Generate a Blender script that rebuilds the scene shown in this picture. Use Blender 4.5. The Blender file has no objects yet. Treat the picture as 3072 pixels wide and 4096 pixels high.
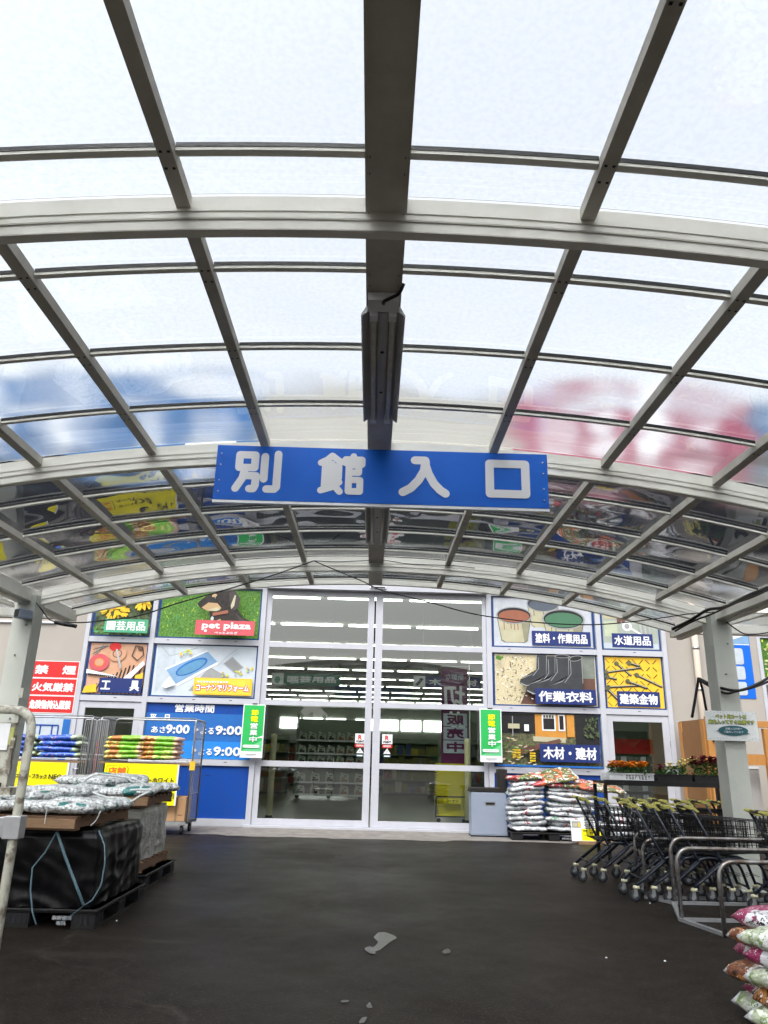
import bpy, bmesh, math, random
from math import sin, cos, pi, radians as RAD
from mathutils import Vector as V, Matrix as M4, noise as NZ
S = bpy.context.scene
C = S.collection
# ------------------------------------------------------------ camera, sky, sun, exposure
FPX = 2970.0
CAMH = 1.4
PITCH, ROLL, YAW = RAD(18.236), RAD(1.485), RAD(0.525)
_fw = V((sin(YAW)*cos(PITCH), cos(YAW)*cos(PITCH), sin(PITCH)))
_r0 = V((cos(YAW), -sin(YAW), 0)); _u0 = _r0.cross(_fw)
CR = _r0*cos(ROLL) + _u0*sin(ROLL); CU = -_r0*sin(ROLL) + _u0*cos(ROLL)
cam = bpy.data.cameras.new('camera'); camo = bpy.data.objects.new('camera', cam); C.objects.link(camo)
mm = M4((( CR.x, CU.x, -_fw.x), (CR.y, CU.y, -_fw.y), (CR.z, CU.z, -_fw.z))).to_4x4()
mm.translation = (0, 0, CAMH); camo.matrix_world = mm
cam.sensor_fit = 'VERTICAL'; cam.sensor_height = 36; cam.lens = FPX/4096*36
cam.clip_end = 2000; cam.clip_start = .05
S.camera = camo
W = bpy.data.worlds.new('World'); S.world = W; W.use_nodes = True
wn = W.node_tree.nodes; wl = W.node_tree.links
sky = wn.new('ShaderNodeTexSky'); sky.sky_type = 'NISHITA'; sky.sun_disc = False
sky.sun_elevation = RAD(58); sky.sun_rotation = RAD(200)
sky.air_density = 1.6; sky.dust_density = 6.0; sky.ozone_density = 2.0
hs = wn.new('ShaderNodeHueSaturation'); hs.inputs['Saturation'].default_value = .17
wl.new(sky.outputs[0], hs.inputs['Color']); wl.new(hs.outputs[0], wn['Background'].inputs[0])
wn['Background'].inputs[1].default_value = .15
sun = bpy.data.lights.new('sun', 'SUN'); sun.energy = 0.5; sun.angle = RAD(25); sun.color = (1, .97, .93)
suno = bpy.data.objects.new('sun', sun); C.objects.link(suno)
suno.rotation_euler = (RAD(32), 0, RAD(-20))
S.view_settings.view_transform = 'Standard'; S.view_settings.look = 'None'
S.view_settings.exposure = 1.32; S.view_settings.gamma = 1
cy = S.cycles
cy.use_denoising = True; cy.max_bounces = 14; cy.transmission_bounces = 12; cy.transparent_max_bounces = 16
cy.diffuse_bounces = 5; cy.glossy_bounces = 6; cy.sample_clamp_indirect = 12

def at(px, py, Y):                      # photograph pixel -> point on the plane y = Y
    d = CR*((px-1536)/FPX) - CU*((py-2048)/FPX) + _fw
    return V((0, 0, CAMH)) + d*(Y/d.y)
def zm(rx, ry, s, a, b, Y): return at(rx+a/s, ry+b/s, Y)
# ------------------------------------------------------------ helpers
MATS = {}
def pbr(name, col, rough=.5, metal=0., col2=None, scale=6., contrast=.5, bump=0., bscale=40., spec=.28, stretch=None, emit=None, coat=0.):
    m = bpy.data.materials.new(name); m.use_nodes = True
    n = m.node_tree.nodes; l = m.node_tree.links; b = n['Principled BSDF']
    b.inputs['Base Color'].default_value = (*col, 1); b.inputs['Roughness'].default_value = rough
    b.inputs['Metallic'].default_value = metal; b.inputs['Specular IOR Level'].default_value = spec
    b.inputs['Coat Weight'].default_value = coat
    if col2 is None and (name.endswith('_print') or name.endswith('_label')):
        col2 = tuple(c*.74+.012 for c in col); scale = 7; contrast = .9
    tc = None
    def coord():
        t = n.new('ShaderNodeTexCoord'); mp = n.new('ShaderNodeMapping')
        l.new(t.outputs['Object'], mp.inputs[0])
        oi = n.new('ShaderNodeObjectInfo'); mul = n.new('ShaderNodeMath'); mul.operation = 'MULTIPLY'; mul.inputs[1].default_value = 37
        l.new(oi.outputs['Random'], mul.inputs[0]); l.new(mul.outputs[0], mp.inputs['Location'])
        if stretch: mp.inputs['Scale'].default_value = stretch
        return mp.outputs[0]
    if col2 is not None:
        tc = coord()
        t = n.new('ShaderNodeTexNoise'); t.inputs['Scale'].default_value = scale; t.inputs['Detail'].default_value = 8
        t.inputs['Roughness'].default_value = .62
        l.new(tc, t.inputs['Vector'])
        r = n.new('ShaderNodeValToRGB'); r.color_ramp.elements[0].position = max(0, .5-contrast*.3); r.color_ramp.elements[1].position = min(1, .5+contrast*.3)
        r.color_ramp.elements[0].color = (*col, 1); r.color_ramp.elements[1].color = (*col2, 1)
        l.new(t.outputs[0], r.inputs[0]); l.new(r.outputs[0], b.inputs['Base Color'])
    if bump:
        tc = tc or coord()
        t2 = n.new('ShaderNodeTexNoise'); t2.inputs['Scale'].default_value = bscale; t2.inputs['Detail'].default_value = 5
        l.new(tc, t2.inputs['Vector'])
        bm = n.new('ShaderNodeBump'); bm.inputs['Strength'].default_value = bump; bm.inputs['Distance'].default_value = .02
        l.new(t2.outputs[0], bm.inputs['Height']); l.new(bm.outputs[0], b.inputs['Normal'])
    if emit:
        b.inputs['Emission Color'].default_value = (*emit[:3], 1); b.inputs['Emission Strength'].default_value = emit[3]
    MATS[name] = m
    return m
class MB:
    """collects shapes with material slots and links them as ONE mesh object"""
    def __init__(s): s.bm = bmesh.new(); s.mats = []
    def mi(s, m):
        if m not in s.mats: s.mats.append(m)
        return s.mats.index(m)
    def faces(s, vs, fs, m, smooth=False):
        k = s.mi(m); bv = [s.bm.verts.new(v) for v in vs]
        for f in fs:
            try:
                q = s.bm.faces.new([bv[i] for i in f]); q.material_index = k; q.smooth = smooth
            except ValueError: pass
        return bv
    def box(s, a, b, m, mat=None):
        x0, y0, z0 = a; x1, y1, z1 = b
        vs = [V(p) for p in ((x0,y0,z0),(x1,y0,z0),(x1,y1,z0),(x0,y1,z0),(x0,y0,z1),(x1,y0,z1),(x1,y1,z1),(x0,y1,z1))]
        if mat is not None: vs = [mat @ v for v in vs]
        s.faces(vs, ((3,2,1,0),(4,5,6,7),(0,1,5,4),(1,2,6,5),(2,3,7,6),(3,0,4,7)), m)
    def bar(s, p, q, w, h, m, up=(0,0,1)):     # rectangular bar from p to q
        p = V(p); q = V(q); d = (q-p).normalized(); sd = d.cross(V(up))
        if sd.length < 1e-4: sd = d.cross(V((0,1,0)))
        sd.normalize(); u = sd.cross(d)
        vs = [o + sd*(i*w/2) + u*(j*h/2) for o in (p, q) for i, j in ((-1,-1),(1,-1),(1,1),(-1,1))]
        s.faces(vs, ((0,1,2,3),(7,6,5,4),(0,4,5,1),(1,5,6,2),(2,6,7,3),(3,7,4,0)), m)
    def tube(s, pts, r, m, seg=8, closed=False, caps=True):
        pts = [V(p) for p in pts]; n = len(pts); rings = []
        prev = None
        for i, p in enumerate(pts):
            a = pts[i-1] if (i or closed) else p; b = pts[(i+1) % n] if (i < n-1 or closed) else p
            d = (b-a)
            if d.length < 1e-9: d = V((0,0,1))
            d.normalize()
            if prev is None:
                ref = V((0,0,1)) if abs(d.z) < .9 else V((1,0,0)); u = d.cross(ref).normalized()
            else:
                u = prev - d*prev.dot(d)
                u = u.normalized() if u.length > 1e-6 else d.orthogonal().normalized()
            prev = u; w = d.cross(u)
            rr = r[i] if isinstance(r, (list, tuple)) else r
            rings.append([p + (u*cos(2*pi*k/seg) + w*sin(2*pi*k/seg))*rr for k in range(seg)])
        vs = [v for g in rings for v in g]; fs = []
        for i in range(n if closed else n-1):
            j = (i+1) % n
            for k in range(seg): fs.append((i*seg+k, i*seg+(k+1)%seg, j*seg+(k+1)%seg, j*seg+k))
        if caps and not closed:
            fs.append(tuple(range(seg))[::-1]); fs.append(tuple((n-1)*seg+k for k in range(seg)))
        s.faces(vs, fs, m, seg > 5)
    def lathe(s, prof, c, m, seg=16, axis='z'):
        vs = []; n = len(prof)
        for (r, z) in prof:
            for k in range(seg):
                a = 2*pi*k/seg; q = (r*cos(a), r*sin(a), z)
                if axis == 'y': q = (r*cos(a), z, r*sin(a))
                if axis == 'x': q = (z, r*cos(a), r*sin(a))
                vs.append(V(c)+V(q))
        fs = [(i*seg+k, i*seg+(k+1)%seg, (i+1)*seg+(k+1)%seg, (i+1)*seg+k) for i in range(n-1) for k in range(seg)]
        s.faces(vs, fs, m, True)
    def prism(s, pts, y0, y1, m):              # outline in x,z pushed along y
        n = len(pts); vs = [V((x, y0, z)) for x, z in pts] + [V((x, y1, z)) for x, z in pts]
        s.faces(vs, [tuple(range(n)), tuple(range(2*n-1, n-1, -1))] + [(i, n+i, n+(i+1)%n, (i+1)%n) for i in range(n)], m)
    def flat(s, pts, y, m): s.faces([V((x, y, z)) for x, z in pts], [tuple(range(len(pts)))], m)
    def build(s, name, parent=None, bevel=0, smooth=False):
        bmesh.ops.recalc_face_normals(s.bm, faces=s.bm.faces)
        if smooth:
            for f in s.bm.faces: f.smooth = True
        me = bpy.data.meshes.new(name); s.bm.to_mesh(me); s.bm.free()
        for m in s.mats: me.materials.append(m)
        o = bpy.data.objects.new(name, me); C.objects.link(o)
        if parent is not None: o.parent = parent
        if bevel:
            b = o.modifiers.new('b', 'BEVEL'); b.width = bevel; b.segments = 2; b.limit_method = 'ANGLE'
        return o
def tag(o, label=None, cat=None, group=None, kind=None):
    for k, v in (('label', label), ('category', cat), ('group', group), ('kind', kind)):
        if v: o[k] = v
    return o
def thing(name, label, cat, loc=(0,0,0), rz=0, group=None):
    o = bpy.data.objects.new(name, None); C.objects.link(o); o.location = loc; o.rotation_euler = (0,0,rz)
    o.empty_display_size = .1
    return tag(o, label, cat, group)
def dup(root, loc=None, rz=None, label=None):
    r = root.copy(); C.objects.link(r)
    if loc is not None: r.location = loc
    if rz is not None: r.rotation_euler = (0,0,rz)
    if label: r['label'] = label
    for ch in [o for o in root.children]:
        c = ch.copy(); C.objects.link(c); c.parent = r
        for g in [o for o in ch.children]:
            d = g.copy(); C.objects.link(d); d.parent = c
    return r
def fillet(pts, r, n=5):                       # round the corners of a polyline
    pts = [V(p) for p in pts]; out = [pts[0]]
    for i in range(1, len(pts)-1):
        a, b, c = pts[i-1], pts[i], pts[i+1]
        d1 = (a-b); d2 = (c-b); k = min(r, d1.length*.49, d2.length*.49)
        p = b+d1.normalized()*k; q = b+d2.normalized()*k
        for t in range(n+1):
            t /= n; out.append(p*(1-t)**2 + b*2*t*(1-t) + q*t*t)
    out.append(pts[-1]); return out
# lettering: flat glyph meshes fitted to a box on a plane facing -y
_tc = {}
def glyphs(st):
    if st not in _tc:
        c = bpy.data.curves.new('t', 'FONT'); c.body = st; c.resolution_u = 2; c.align_x = 'CENTER'
        o = bpy.data.objects.new('t', c); C.objects.link(o); bpy.context.view_layer.update()
        me = bpy.data.meshes.new_from_object(o.evaluated_get(bpy.context.evaluated_depsgraph_get()))
        vs = [(v.co.x, v.co.y) for v in me.vertices]; fs = [tuple(p.vertices) for p in me.polygons]
        bpy.data.objects.remove(o); bpy.data.curves.remove(c); bpy.data.meshes.remove(me)
        _tc[st] = (vs, fs)
    return _tc[st]
class Sheet(MB):
    """a flat printed sheet: layers of shapes in x,z, each a hair proud of the one below (towards -y)"""
    def __init__(s, y, step=.0012): super().__init__(); s.y = y; s.step = step
    def up(s): s.y -= s.step; return s.y
    def rect(s, x0, x1, z0, z1, m, thick=0):
        y = s.up()
        if thick: s.box((x0, y, z0), (x1, y+thick, z1), m)
        else: s.flat(((x0,z0),(x1,z0),(x1,z1),(x0,z1)), y, m)
    def poly(s, pts, m): s.flat(pts, s.up(), m)
    def ell(s, x, z, rx, rz, m, n=24, a=0):
        s.flat([(x+rx*cos(2*pi*k/n)*cos(a)-rz*sin(2*pi*k/n)*sin(a), z+rx*cos(2*pi*k/n)*sin(a)+rz*sin(2*pi*k/n)*cos(a)) for k in range(n)], s.up(), m)
    def rrect(s, x0, x1, z0, z1, r, m):
        pts = []
        for cx, cz, a0 in ((x1-r,z1-r,0),(x0+r,z1-r,90),(x0+r,z0+r,180),(x1-r,z0+r,270)):
            pts += [(cx+r*cos(RAD(a0+t*22.5)), cz+r*sin(RAD(a0+t*22.5))) for t in range(5)]
        s.flat(pts, s.up(), m)
    def stroke(s, pts, w, m):                  # round-capped brush stroke
        for i in range(len(pts)-1):
            (a, b), (c, d) = pts[i], pts[i+1]; L = math.hypot(c-a, d-b) or 1e-6
            nx, nz = -(d-b)/L*w/2, (c-a)/L*w/2
            t0 = math.atan2(nz, nx)
            out = [(a+w/2*cos(t0+pi*k/6), b+w/2*sin(t0+pi*k/6)) for k in range(7)] + [(c+w/2*cos(t0+pi+pi*k/6), d+w/2*sin(t0+pi+pi*k/6)) for k in range(7)]
            s.y -= .00012; s.flat(out, s.y, m)
    def text(s, st, x0, x1, z0, z1, m, bold=0., mirror=False, slant=0):
        vs, fs = glyphs(st)
        if not vs: return
        ax = min(v[0] for v in vs); bx = max(v[0] for v in vs); ay = min(v[1] for v in vs); by = max(v[1] for v in vs)
        sx = (x1-x0)/((bx-ax) or 1); sz = (z1-z0)/((by-ay) or 1)
        s.up()
        offs = [(0,0)]
        if bold: offs += [(bold*cos(k*pi/4), bold*sin(k*pi/4)) for k in range(8)]
        for dx, dz in offs:
            s.y -= .00012
            pp = []
            for (x, y) in vs:
                X = x0+(x-ax)*sx
                if mirror: X = x1-(x-ax)*sx
                Z = z0+(y-ay)*sz
                pp.append(V((X+dx+slant*(Z-z0), s.y, Z+dz)))
            s.faces(pp, fs, m)
    def column(s, st, x, z1, size, pitch, m, bold=0, mirror=False):     # letters set one below another
        for i, ch in enumerate(st):
            s.text(ch, x-size/2, x+size/2, z1-pitch*i-size, z1-pitch*i, m, bold, mirror)
rnd = random.Random(7)
# ------------------------------------------------------------ materials
alu = pbr('white_aluminium', (.45,.46,.51), .38, 0, (.39,.40,.44), 3, .8)
canopy_paint = pbr('cream_canopy_paint', (.80,.80,.74), .45, 0, (.70,.69,.62), 5, .9, .04, 60)
canopy_shaded = pbr('shaded_canopy_paint', (.58,.56,.50), .55, 0, (.40,.38,.33), 5, .9, .06, 60)  # canopy paint darkened for backlit undersides; that shade is in the colour
post_paint = pbr('grey_green_post_paint', (.46,.48,.44), .45, 0, (.40,.42,.38), 3, .8, .03, 50)
wall_m = pbr('beige_wall_paint', (.35,.325,.295), .8, 0, (.315,.29,.26), 1.5, .9, .05, 90)
dark_band = pbr('near_black_band', (.010,.011,.014), .9, 0, (.014,.015,.018), 2, .8, spec=0)
cream_wall = pbr('cream_upper_wall', (.42,.41,.37), .8, 0, (.36,.35,.31), 1.2, .8)
black_m = pbr('black_plastic', (.006,.006,.007), .5, 0, (.013,.013,.013), 8, .7, spec=.3)
rubber = pbr('dark_rubber', (.012,.013,.016), .6, spec=.3)
steel = pbr('zinc_steel', (.50,.51,.52), .32, .85, (.40,.40,.41), 12, .8)
dull_steel = pbr('dull_grey_tube', (.36,.37,.38), .4, .5, (.28,.28,.29), 10, .8)
concrete = pbr('concrete', (.20,.185,.17), .75, 0, (.11,.10,.095), 4, .6, .15, 60)
wood = pbr('pallet_wood', (.17,.10,.06), .75, 0, (.09,.05,.03), 9, .9, .15, 40, stretch=(1,6,6))
wood_new = pbr('pale_new_wood', (.30,.19,.11), .7, 0, (.20,.12,.065), 9, .9, .1, 40, stretch=(1,6,6))
pine = pbr('orange_pine', (.46,.22,.065), .45, 0, (.33,.15,.04), 5, .9, .05, 30, stretch=(7,7,1))
pine_dark = pbr('brown_pine_panel', (.25,.125,.045), .5, 0, (.18,.085,.03), 5, .9, .05, 30, stretch=(7,7,1))
white_p = pbr('white_plate', (.70,.71,.73), .45)
blue_p = pbr('blue_print', (.002,.055,.32), .35)
sign_blue = pbr('sign_blue_enamel', (.003,.12,.58), .4, 0, (.003,.10,.52), 3, .8)
mid_blue = pbr('mid_blue_print', (.016,.13,.44), .4)
lt_blue = pbr('light_blue_print', (.19,.34,.54), .45)
pale_blue = pbr('pale_blue_print', (.46,.52,.58), .45)
navy = pbr('navy_print', (.012,.028,.15), .4)
navy2 = pbr('navy_edge_print', (.01,.05,.20), .35)
red_p = pbr('red_print', (.58,.02,.02), .45)
pink_red = pbr('rose_print', (.55,.09,.11), .45)
green_p = pbr('green_print', (.02,.36,.08), .5, 0, (.03,.42,.10), 3, .8)
green_l = pbr('leaf_green_label', (.07,.34,.19), .45)
lime = pbr('lime_print', (.50,.70,.03), .5)
yellow_p = pbr('yellow_sheet', (.88,.80,.0), .6, 0, (.84,.74,.0), 4, .8)
yellow_l = pbr('amber_print', (.82,.50,.03), .5)
orange_p = pbr('orange_print', (.72,.17,.01), .5)
black_p = pbr('black_print', (.012,.012,.014), .5)
grey_p = pbr('grey_print', (.30,.31,.32), .5)
teal_p = pbr('dark_teal_print', (.02,.11,.13), .5)
purple = pbr('purple_cloth', (.13,.02,.09), .8, 0, (.10,.015,.07), 5, .8)
card = pbr('cardboard', (.42,.25,.13), .8, 0, (.36,.21,.11), 4, .8)
basket_y = pbr('yellow_basket', (.62,.55,.0), .45)
grip_y = pbr('olive_yellow_grip', (.46,.43,.11), .4, 0, (.30,.28,.08), 30, .8)
caster_c = pbr('cream_caster', (.52,.50,.34), .5)
bin_g = pbr('grey_blue_metal', (.25,.29,.37), .42, 0, (.22,.26,.33), 2, .8)
bin_t = pbr('charcoal_plastic', (.022,.021,.020), .6, spec=.12)
cable_m = pbr('black_cable', (.01,.01,.01), .5)
tarp = pbr('black_tarp', (.0028,.0028,.0035), .33, 0, (.005,.005,.006), 3, .8, .15, 2.5, spec=.16)
shrink = pbr('grey_shrink_wrap', (.34,.33,.30), .28, 0, (.20,.20,.19), 5, .7, .5, 14, stretch=(1,1,3))
rope = pbr('blue_grey_strap', (.12,.20,.24), .55)
rope_w = pbr('white_strap', (.62,.64,.64), .5)
interior_w = pbr('interior_white', (.42,.43,.38), .8)
interior_floor = pbr('store_floor', (.075,.08,.05), .3, 0, (.055,.06,.04), 2, .8)
shelf_m = pbr('shelf_green_grey', (.24,.27,.22), .5)
tube_on = pbr('lit_tube', (.9,.9,.9), .5, emit=(.95, 1, .93, 6.5))
window_on = pbr('bright_window', (.9,.9,.9), .5, emit=(.95,1,1,2.2))
leaf_m = pbr('dark_leaf', (.03,.085,.02), .55, 0, (.06,.14,.03), 20, .8)
marigold_m = pbr('marigold_petal', (.75,.22,.01), .7, 0, (.80,.36,.02), 30, .8)
pansy_m = pbr('pale_yellow_petal', (.70,.62,.22), .7)
crimson_m = pbr('crimson_petal', (.15,.01,.03), .7, 0, (.22,.02,.05), 30, .8)
trunk_m = pbr('trunk', (.08,.06,.04), .9)
petal_p = pbr('yellow_petal_print', (.75,.55,.03), .5, 0, (.60,.36,.02), 22, .6)
grass_p = pbr('grass_print', (.035,.13,.012), .5, 0, (.12,.25,.045), 26, .4)
garden_p = pbr('dark_leaf_print', (.015,.03,.015), .5, 0, (.10,.13,.06), 9, .4)
gravel_p = pbr('gravel_print', (.42,.36,.22), .5, 0, (.62,.56,.38), 30, .5)
tan_p = pbr('tan_print', (.46,.24,.14), .5, 0, (.55,.33,.22), 5, .7)
soil_p = pbr('dark_ground_print', (.045,.05,.03), .5, 0, (.14,.14,.07), 18, .4)
wood_p = pbr('brown_plank_print', (.14,.07,.05), .5, 0, (.10,.05,.04), 8, .8)
boot_p = pbr('boot_print', (.03,.032,.036), .35, 0, (.05,.052,.058), 6, .8)
skin_p = pbr('dog_tan_print', (.45,.30,.16), .5)
bucket_p = pbr('bucket_print', (.36,.34,.22), .5, 0, (.44,.42,.30), 5, .8)
rust_p = pbr('rust_paint_print', (.29,.105,.06), .5)
greenpaint_p = pbr('green_paint_print', (.06,.17,.095), .5)
house_p = pbr('timber_house_print', (.55,.26,.05), .5, 0, (.45,.20,.035), 6, .8)

def glass_mat(name, tint, ior=1.5, rough=0.):
    m = bpy.data.materials.new(name); m.use_nodes = True; n = m.node_tree.nodes; l = m.node_tree.links
    n.remove(n['Principled BSDF']); out = n['Material Output']
    t = n.new('ShaderNodeBsdfTransparent'); t.inputs[0].default_value = (*tint, 1)
    g = n.new('ShaderNodeBsdfGlossy'); g.inputs['Roughness'].default_value = rough; g.inputs[0].default_value = (.95,.97,.96,1)
    f = n.new('ShaderNodeFresnel'); f.inputs[0].default_value = ior
    mu = n.new('ShaderNodeMath'); mu.operation = 'MULTIPLY_ADD'; mu.use_clamp = True; mu.inputs[1].default_value = 2.4; mu.inputs[2].default_value = .05
    x = n.new('ShaderNodeMixShader'); l.new(f.outputs[0], mu.inputs[0]); l.new(mu.outputs[0], x.inputs[0])
    l.new(t.outputs[0], x.inputs[1]); l.new(g.outputs[0], x.inputs[2]); l.new(x.outputs[0], out.inputs[0])
    return m
door_glass = glass_mat('door_glass', (.80,.85,.80))
# polycarbonate roof sheet: smooth underside, embossed frosted upper face
def sheet_under():
    m = bpy.data.materials.new('roof_sheet_underside'); m.use_nodes = True; n = m.node_tree.nodes; l = m.node_tree.links
    b = n['Principled BSDF']; b.inputs['Base Color'].default_value = (.93,.955,.98,1); b.inputs['Transmission Weight'].default_value = 1
    b.inputs['Roughness'].default_value = .015; b.inputs['IOR'].default_value = 1.58
    t = n.new('ShaderNodeTexCoord'); z = n.new('ShaderNodeTexNoise'); z.inputs['Scale'].default_value = 1.1; z.inputs['Detail'].default_value = 1
    l.new(t.outputs['Object'], z.inputs['Vector'])
    bp = n.new('ShaderNodeBump'); bp.inputs['Strength'].default_value = .55; bp.inputs['Distance'].default_value = .05
    l.new(z.outputs[0], bp.inputs['Height']); l.new(bp.outputs[0], b.inputs['Normal'])
    return m
def sheet_top():
    m = bpy.data.materials.new('roof_sheet_frosted_top'); m.use_nodes = True; n = m.node_tree.nodes; l = m.node_tree.links
    n.remove(n['Principled BSDF']); out = n['Material Output']
    r = n.new('ShaderNodeBsdfRefraction'); r.distribution = 'BECKMANN'; r.inputs['IOR'].default_value = 1.58; r.inputs['Roughness'].default_value = .14
    t = n.new('ShaderNodeTexCoord'); z = n.new('ShaderNodeTexNoise'); z.inputs['Scale'].default_value = 38; z.inputs['Detail'].default_value = 6
    l.new(t.outputs['Object'], z.inputs['Vector'])
    cr = n.new('ShaderNodeValToRGB'); cr.color_ramp.elements[0].color = (.90,.935,.965,1); cr.color_ramp.elements[1].color = (.97,.985,1,1)
    cr.color_ramp.elements[0].position = .35; cr.color_ramp.elements[1].position = .6
    l.new(z.outputs[0], cr.inputs[0]); l.new(cr.outputs[0], r.inputs[0]); l.new(r.outputs[0], out.inputs[0])
    return m
sh_u = sheet_under(); sh_t = sheet_top()
# wet asphalt
def asphalt():
    m = bpy.data.materials.new('wet_asphalt'); m.use_nodes = True; n = m.node_tree.nodes; l = m.node_tree.links
    b = n['Principled BSDF']; t = n.new('ShaderNodeTexCoord')
    def nz(sc, det, o='Object'):
        z = n.new('ShaderNodeTexNoise'); z.inputs['Scale'].default_value = sc; z.inputs['Detail'].default_value = det; z.inputs['Roughness'].default_value = .65
        l.new(t.outputs[o], z.inputs['Vector']); return z.outputs[0]
    def ramp(src, p0, p1, c0, c1):
        r = n.new('ShaderNodeValToRGB'); r.color_ramp.elements[0].position = p0; r.color_ramp.elements[1].position = p1
        r.color_ramp.elements[0].color = c0; r.color_ramp.elements[1].color = c1; l.new(src, r.inputs[0]); return r.outputs[0]
    big = nz(.55, 8); fine = nz(75, 6); mid = nz(9, 6)
    c = ramp(mid, .35, .7, (.0085,.0066,.0052,1), (.017,.0132,.0105,1))
    sp = ramp(fine, .58, .72, (0,0,0,1), (.12,.10,.085,1))
    mx = n.new('ShaderNodeMix'); mx.data_type = 'RGBA'; mx.blend_type = 'ADD'; mx.inputs[0].default_value = 1
    l.new(c, mx.inputs[6]); l.new(sp, mx.inputs[7])
    # worn paving seams and fine cracks
    vo = n.new('ShaderNodeTexVoronoi'); vo.feature = 'DISTANCE_TO_EDGE'; vo.inputs['Scale'].default_value = .23
    wv = n.new('ShaderNodeVectorMath'); wv.operation = 'MULTIPLY_ADD'; wv.inputs[1].default_value = (.5,.5,0)
    wz = n.new('ShaderNodeTexNoise'); wz.inputs['Scale'].default_value = 2.5; wz.inputs['Detail'].default_value = 7; l.new(t.outputs['Object'], wz.inputs['Vector'])
    l.new(wz.outputs['Color'], wv.inputs[0]); l.new(t.outputs['Object'], wv.inputs[2]); l.new(wv.outputs[0], vo.inputs['Vector'])
    ck = ramp(vo.outputs['Distance'], .0, .006, (1,1,1,1), (0,0,0,1))
    sx_ = n.new('ShaderNodeSeparateXYZ'); l.new(wv.outputs[0], sx_.inputs[0])
    m1 = n.new('ShaderNodeMath'); m1.operation = 'SUBTRACT'; m1.inputs[1].default_value = 7.55; l.new(sx_.outputs['Y'], m1.inputs[0])
    m2 = n.new('ShaderNodeMath'); m2.operation = 'ABSOLUTE'; l.new(m1.outputs[0], m2.inputs[0])
    sm = ramp(m2.outputs[0], .0, .05, (.55,.55,.55,1), (0,0,0,1))
    mc = n.new('ShaderNodeMath'); mc.operation = 'MAXIMUM'; l.new(ck, mc.inputs[0]); l.new(sm, mc.inputs[1])
    mg = n.new('ShaderNodeMath'); mg.operation = 'MULTIPLY'; l.new(mc.outputs[0], mg.inputs[0]); l.new(ramp(big, .45, .62, (0,0,0,1), (.8,.8,.8,1)), mg.inputs[1])
    mk = n.new('ShaderNodeMix'); mk.data_type = 'RGBA'; l.new(mg.outputs[0], mk.inputs[0]); l.new(mx.outputs[2], mk.inputs[6]); mk.inputs[7].default_value = (.045,.04,.035,1)
    l.new(mk.outputs[2], b.inputs['Base Color'])
    rr = ramp(big, .36, .66, (.40,.40,.40,1), (.56,.56,.56,1)); l.new(rr, b.inputs['Roughness'])
    b.inputs['Specular IOR Level'].default_value = .075
    bp = n.new('ShaderNodeBump'); bp.inputs['Strength'].default_value = .6; bp.inputs['Distance'].default_value = .008
    l.new(fine, bp.inputs['Height'])
    bp2 = n.new('ShaderNodeBump'); bp2.inputs['Strength'].default_value = .025; bp2.inputs['Distance'].default_value = .03
    l.new(mid, bp2.inputs['Height']); l.new(bp.outputs[0], bp2.inputs['Normal']); l.new(bp2.outputs[0], b.inputs['Normal'])
    return m
asphalt_m = asphalt()
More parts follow.
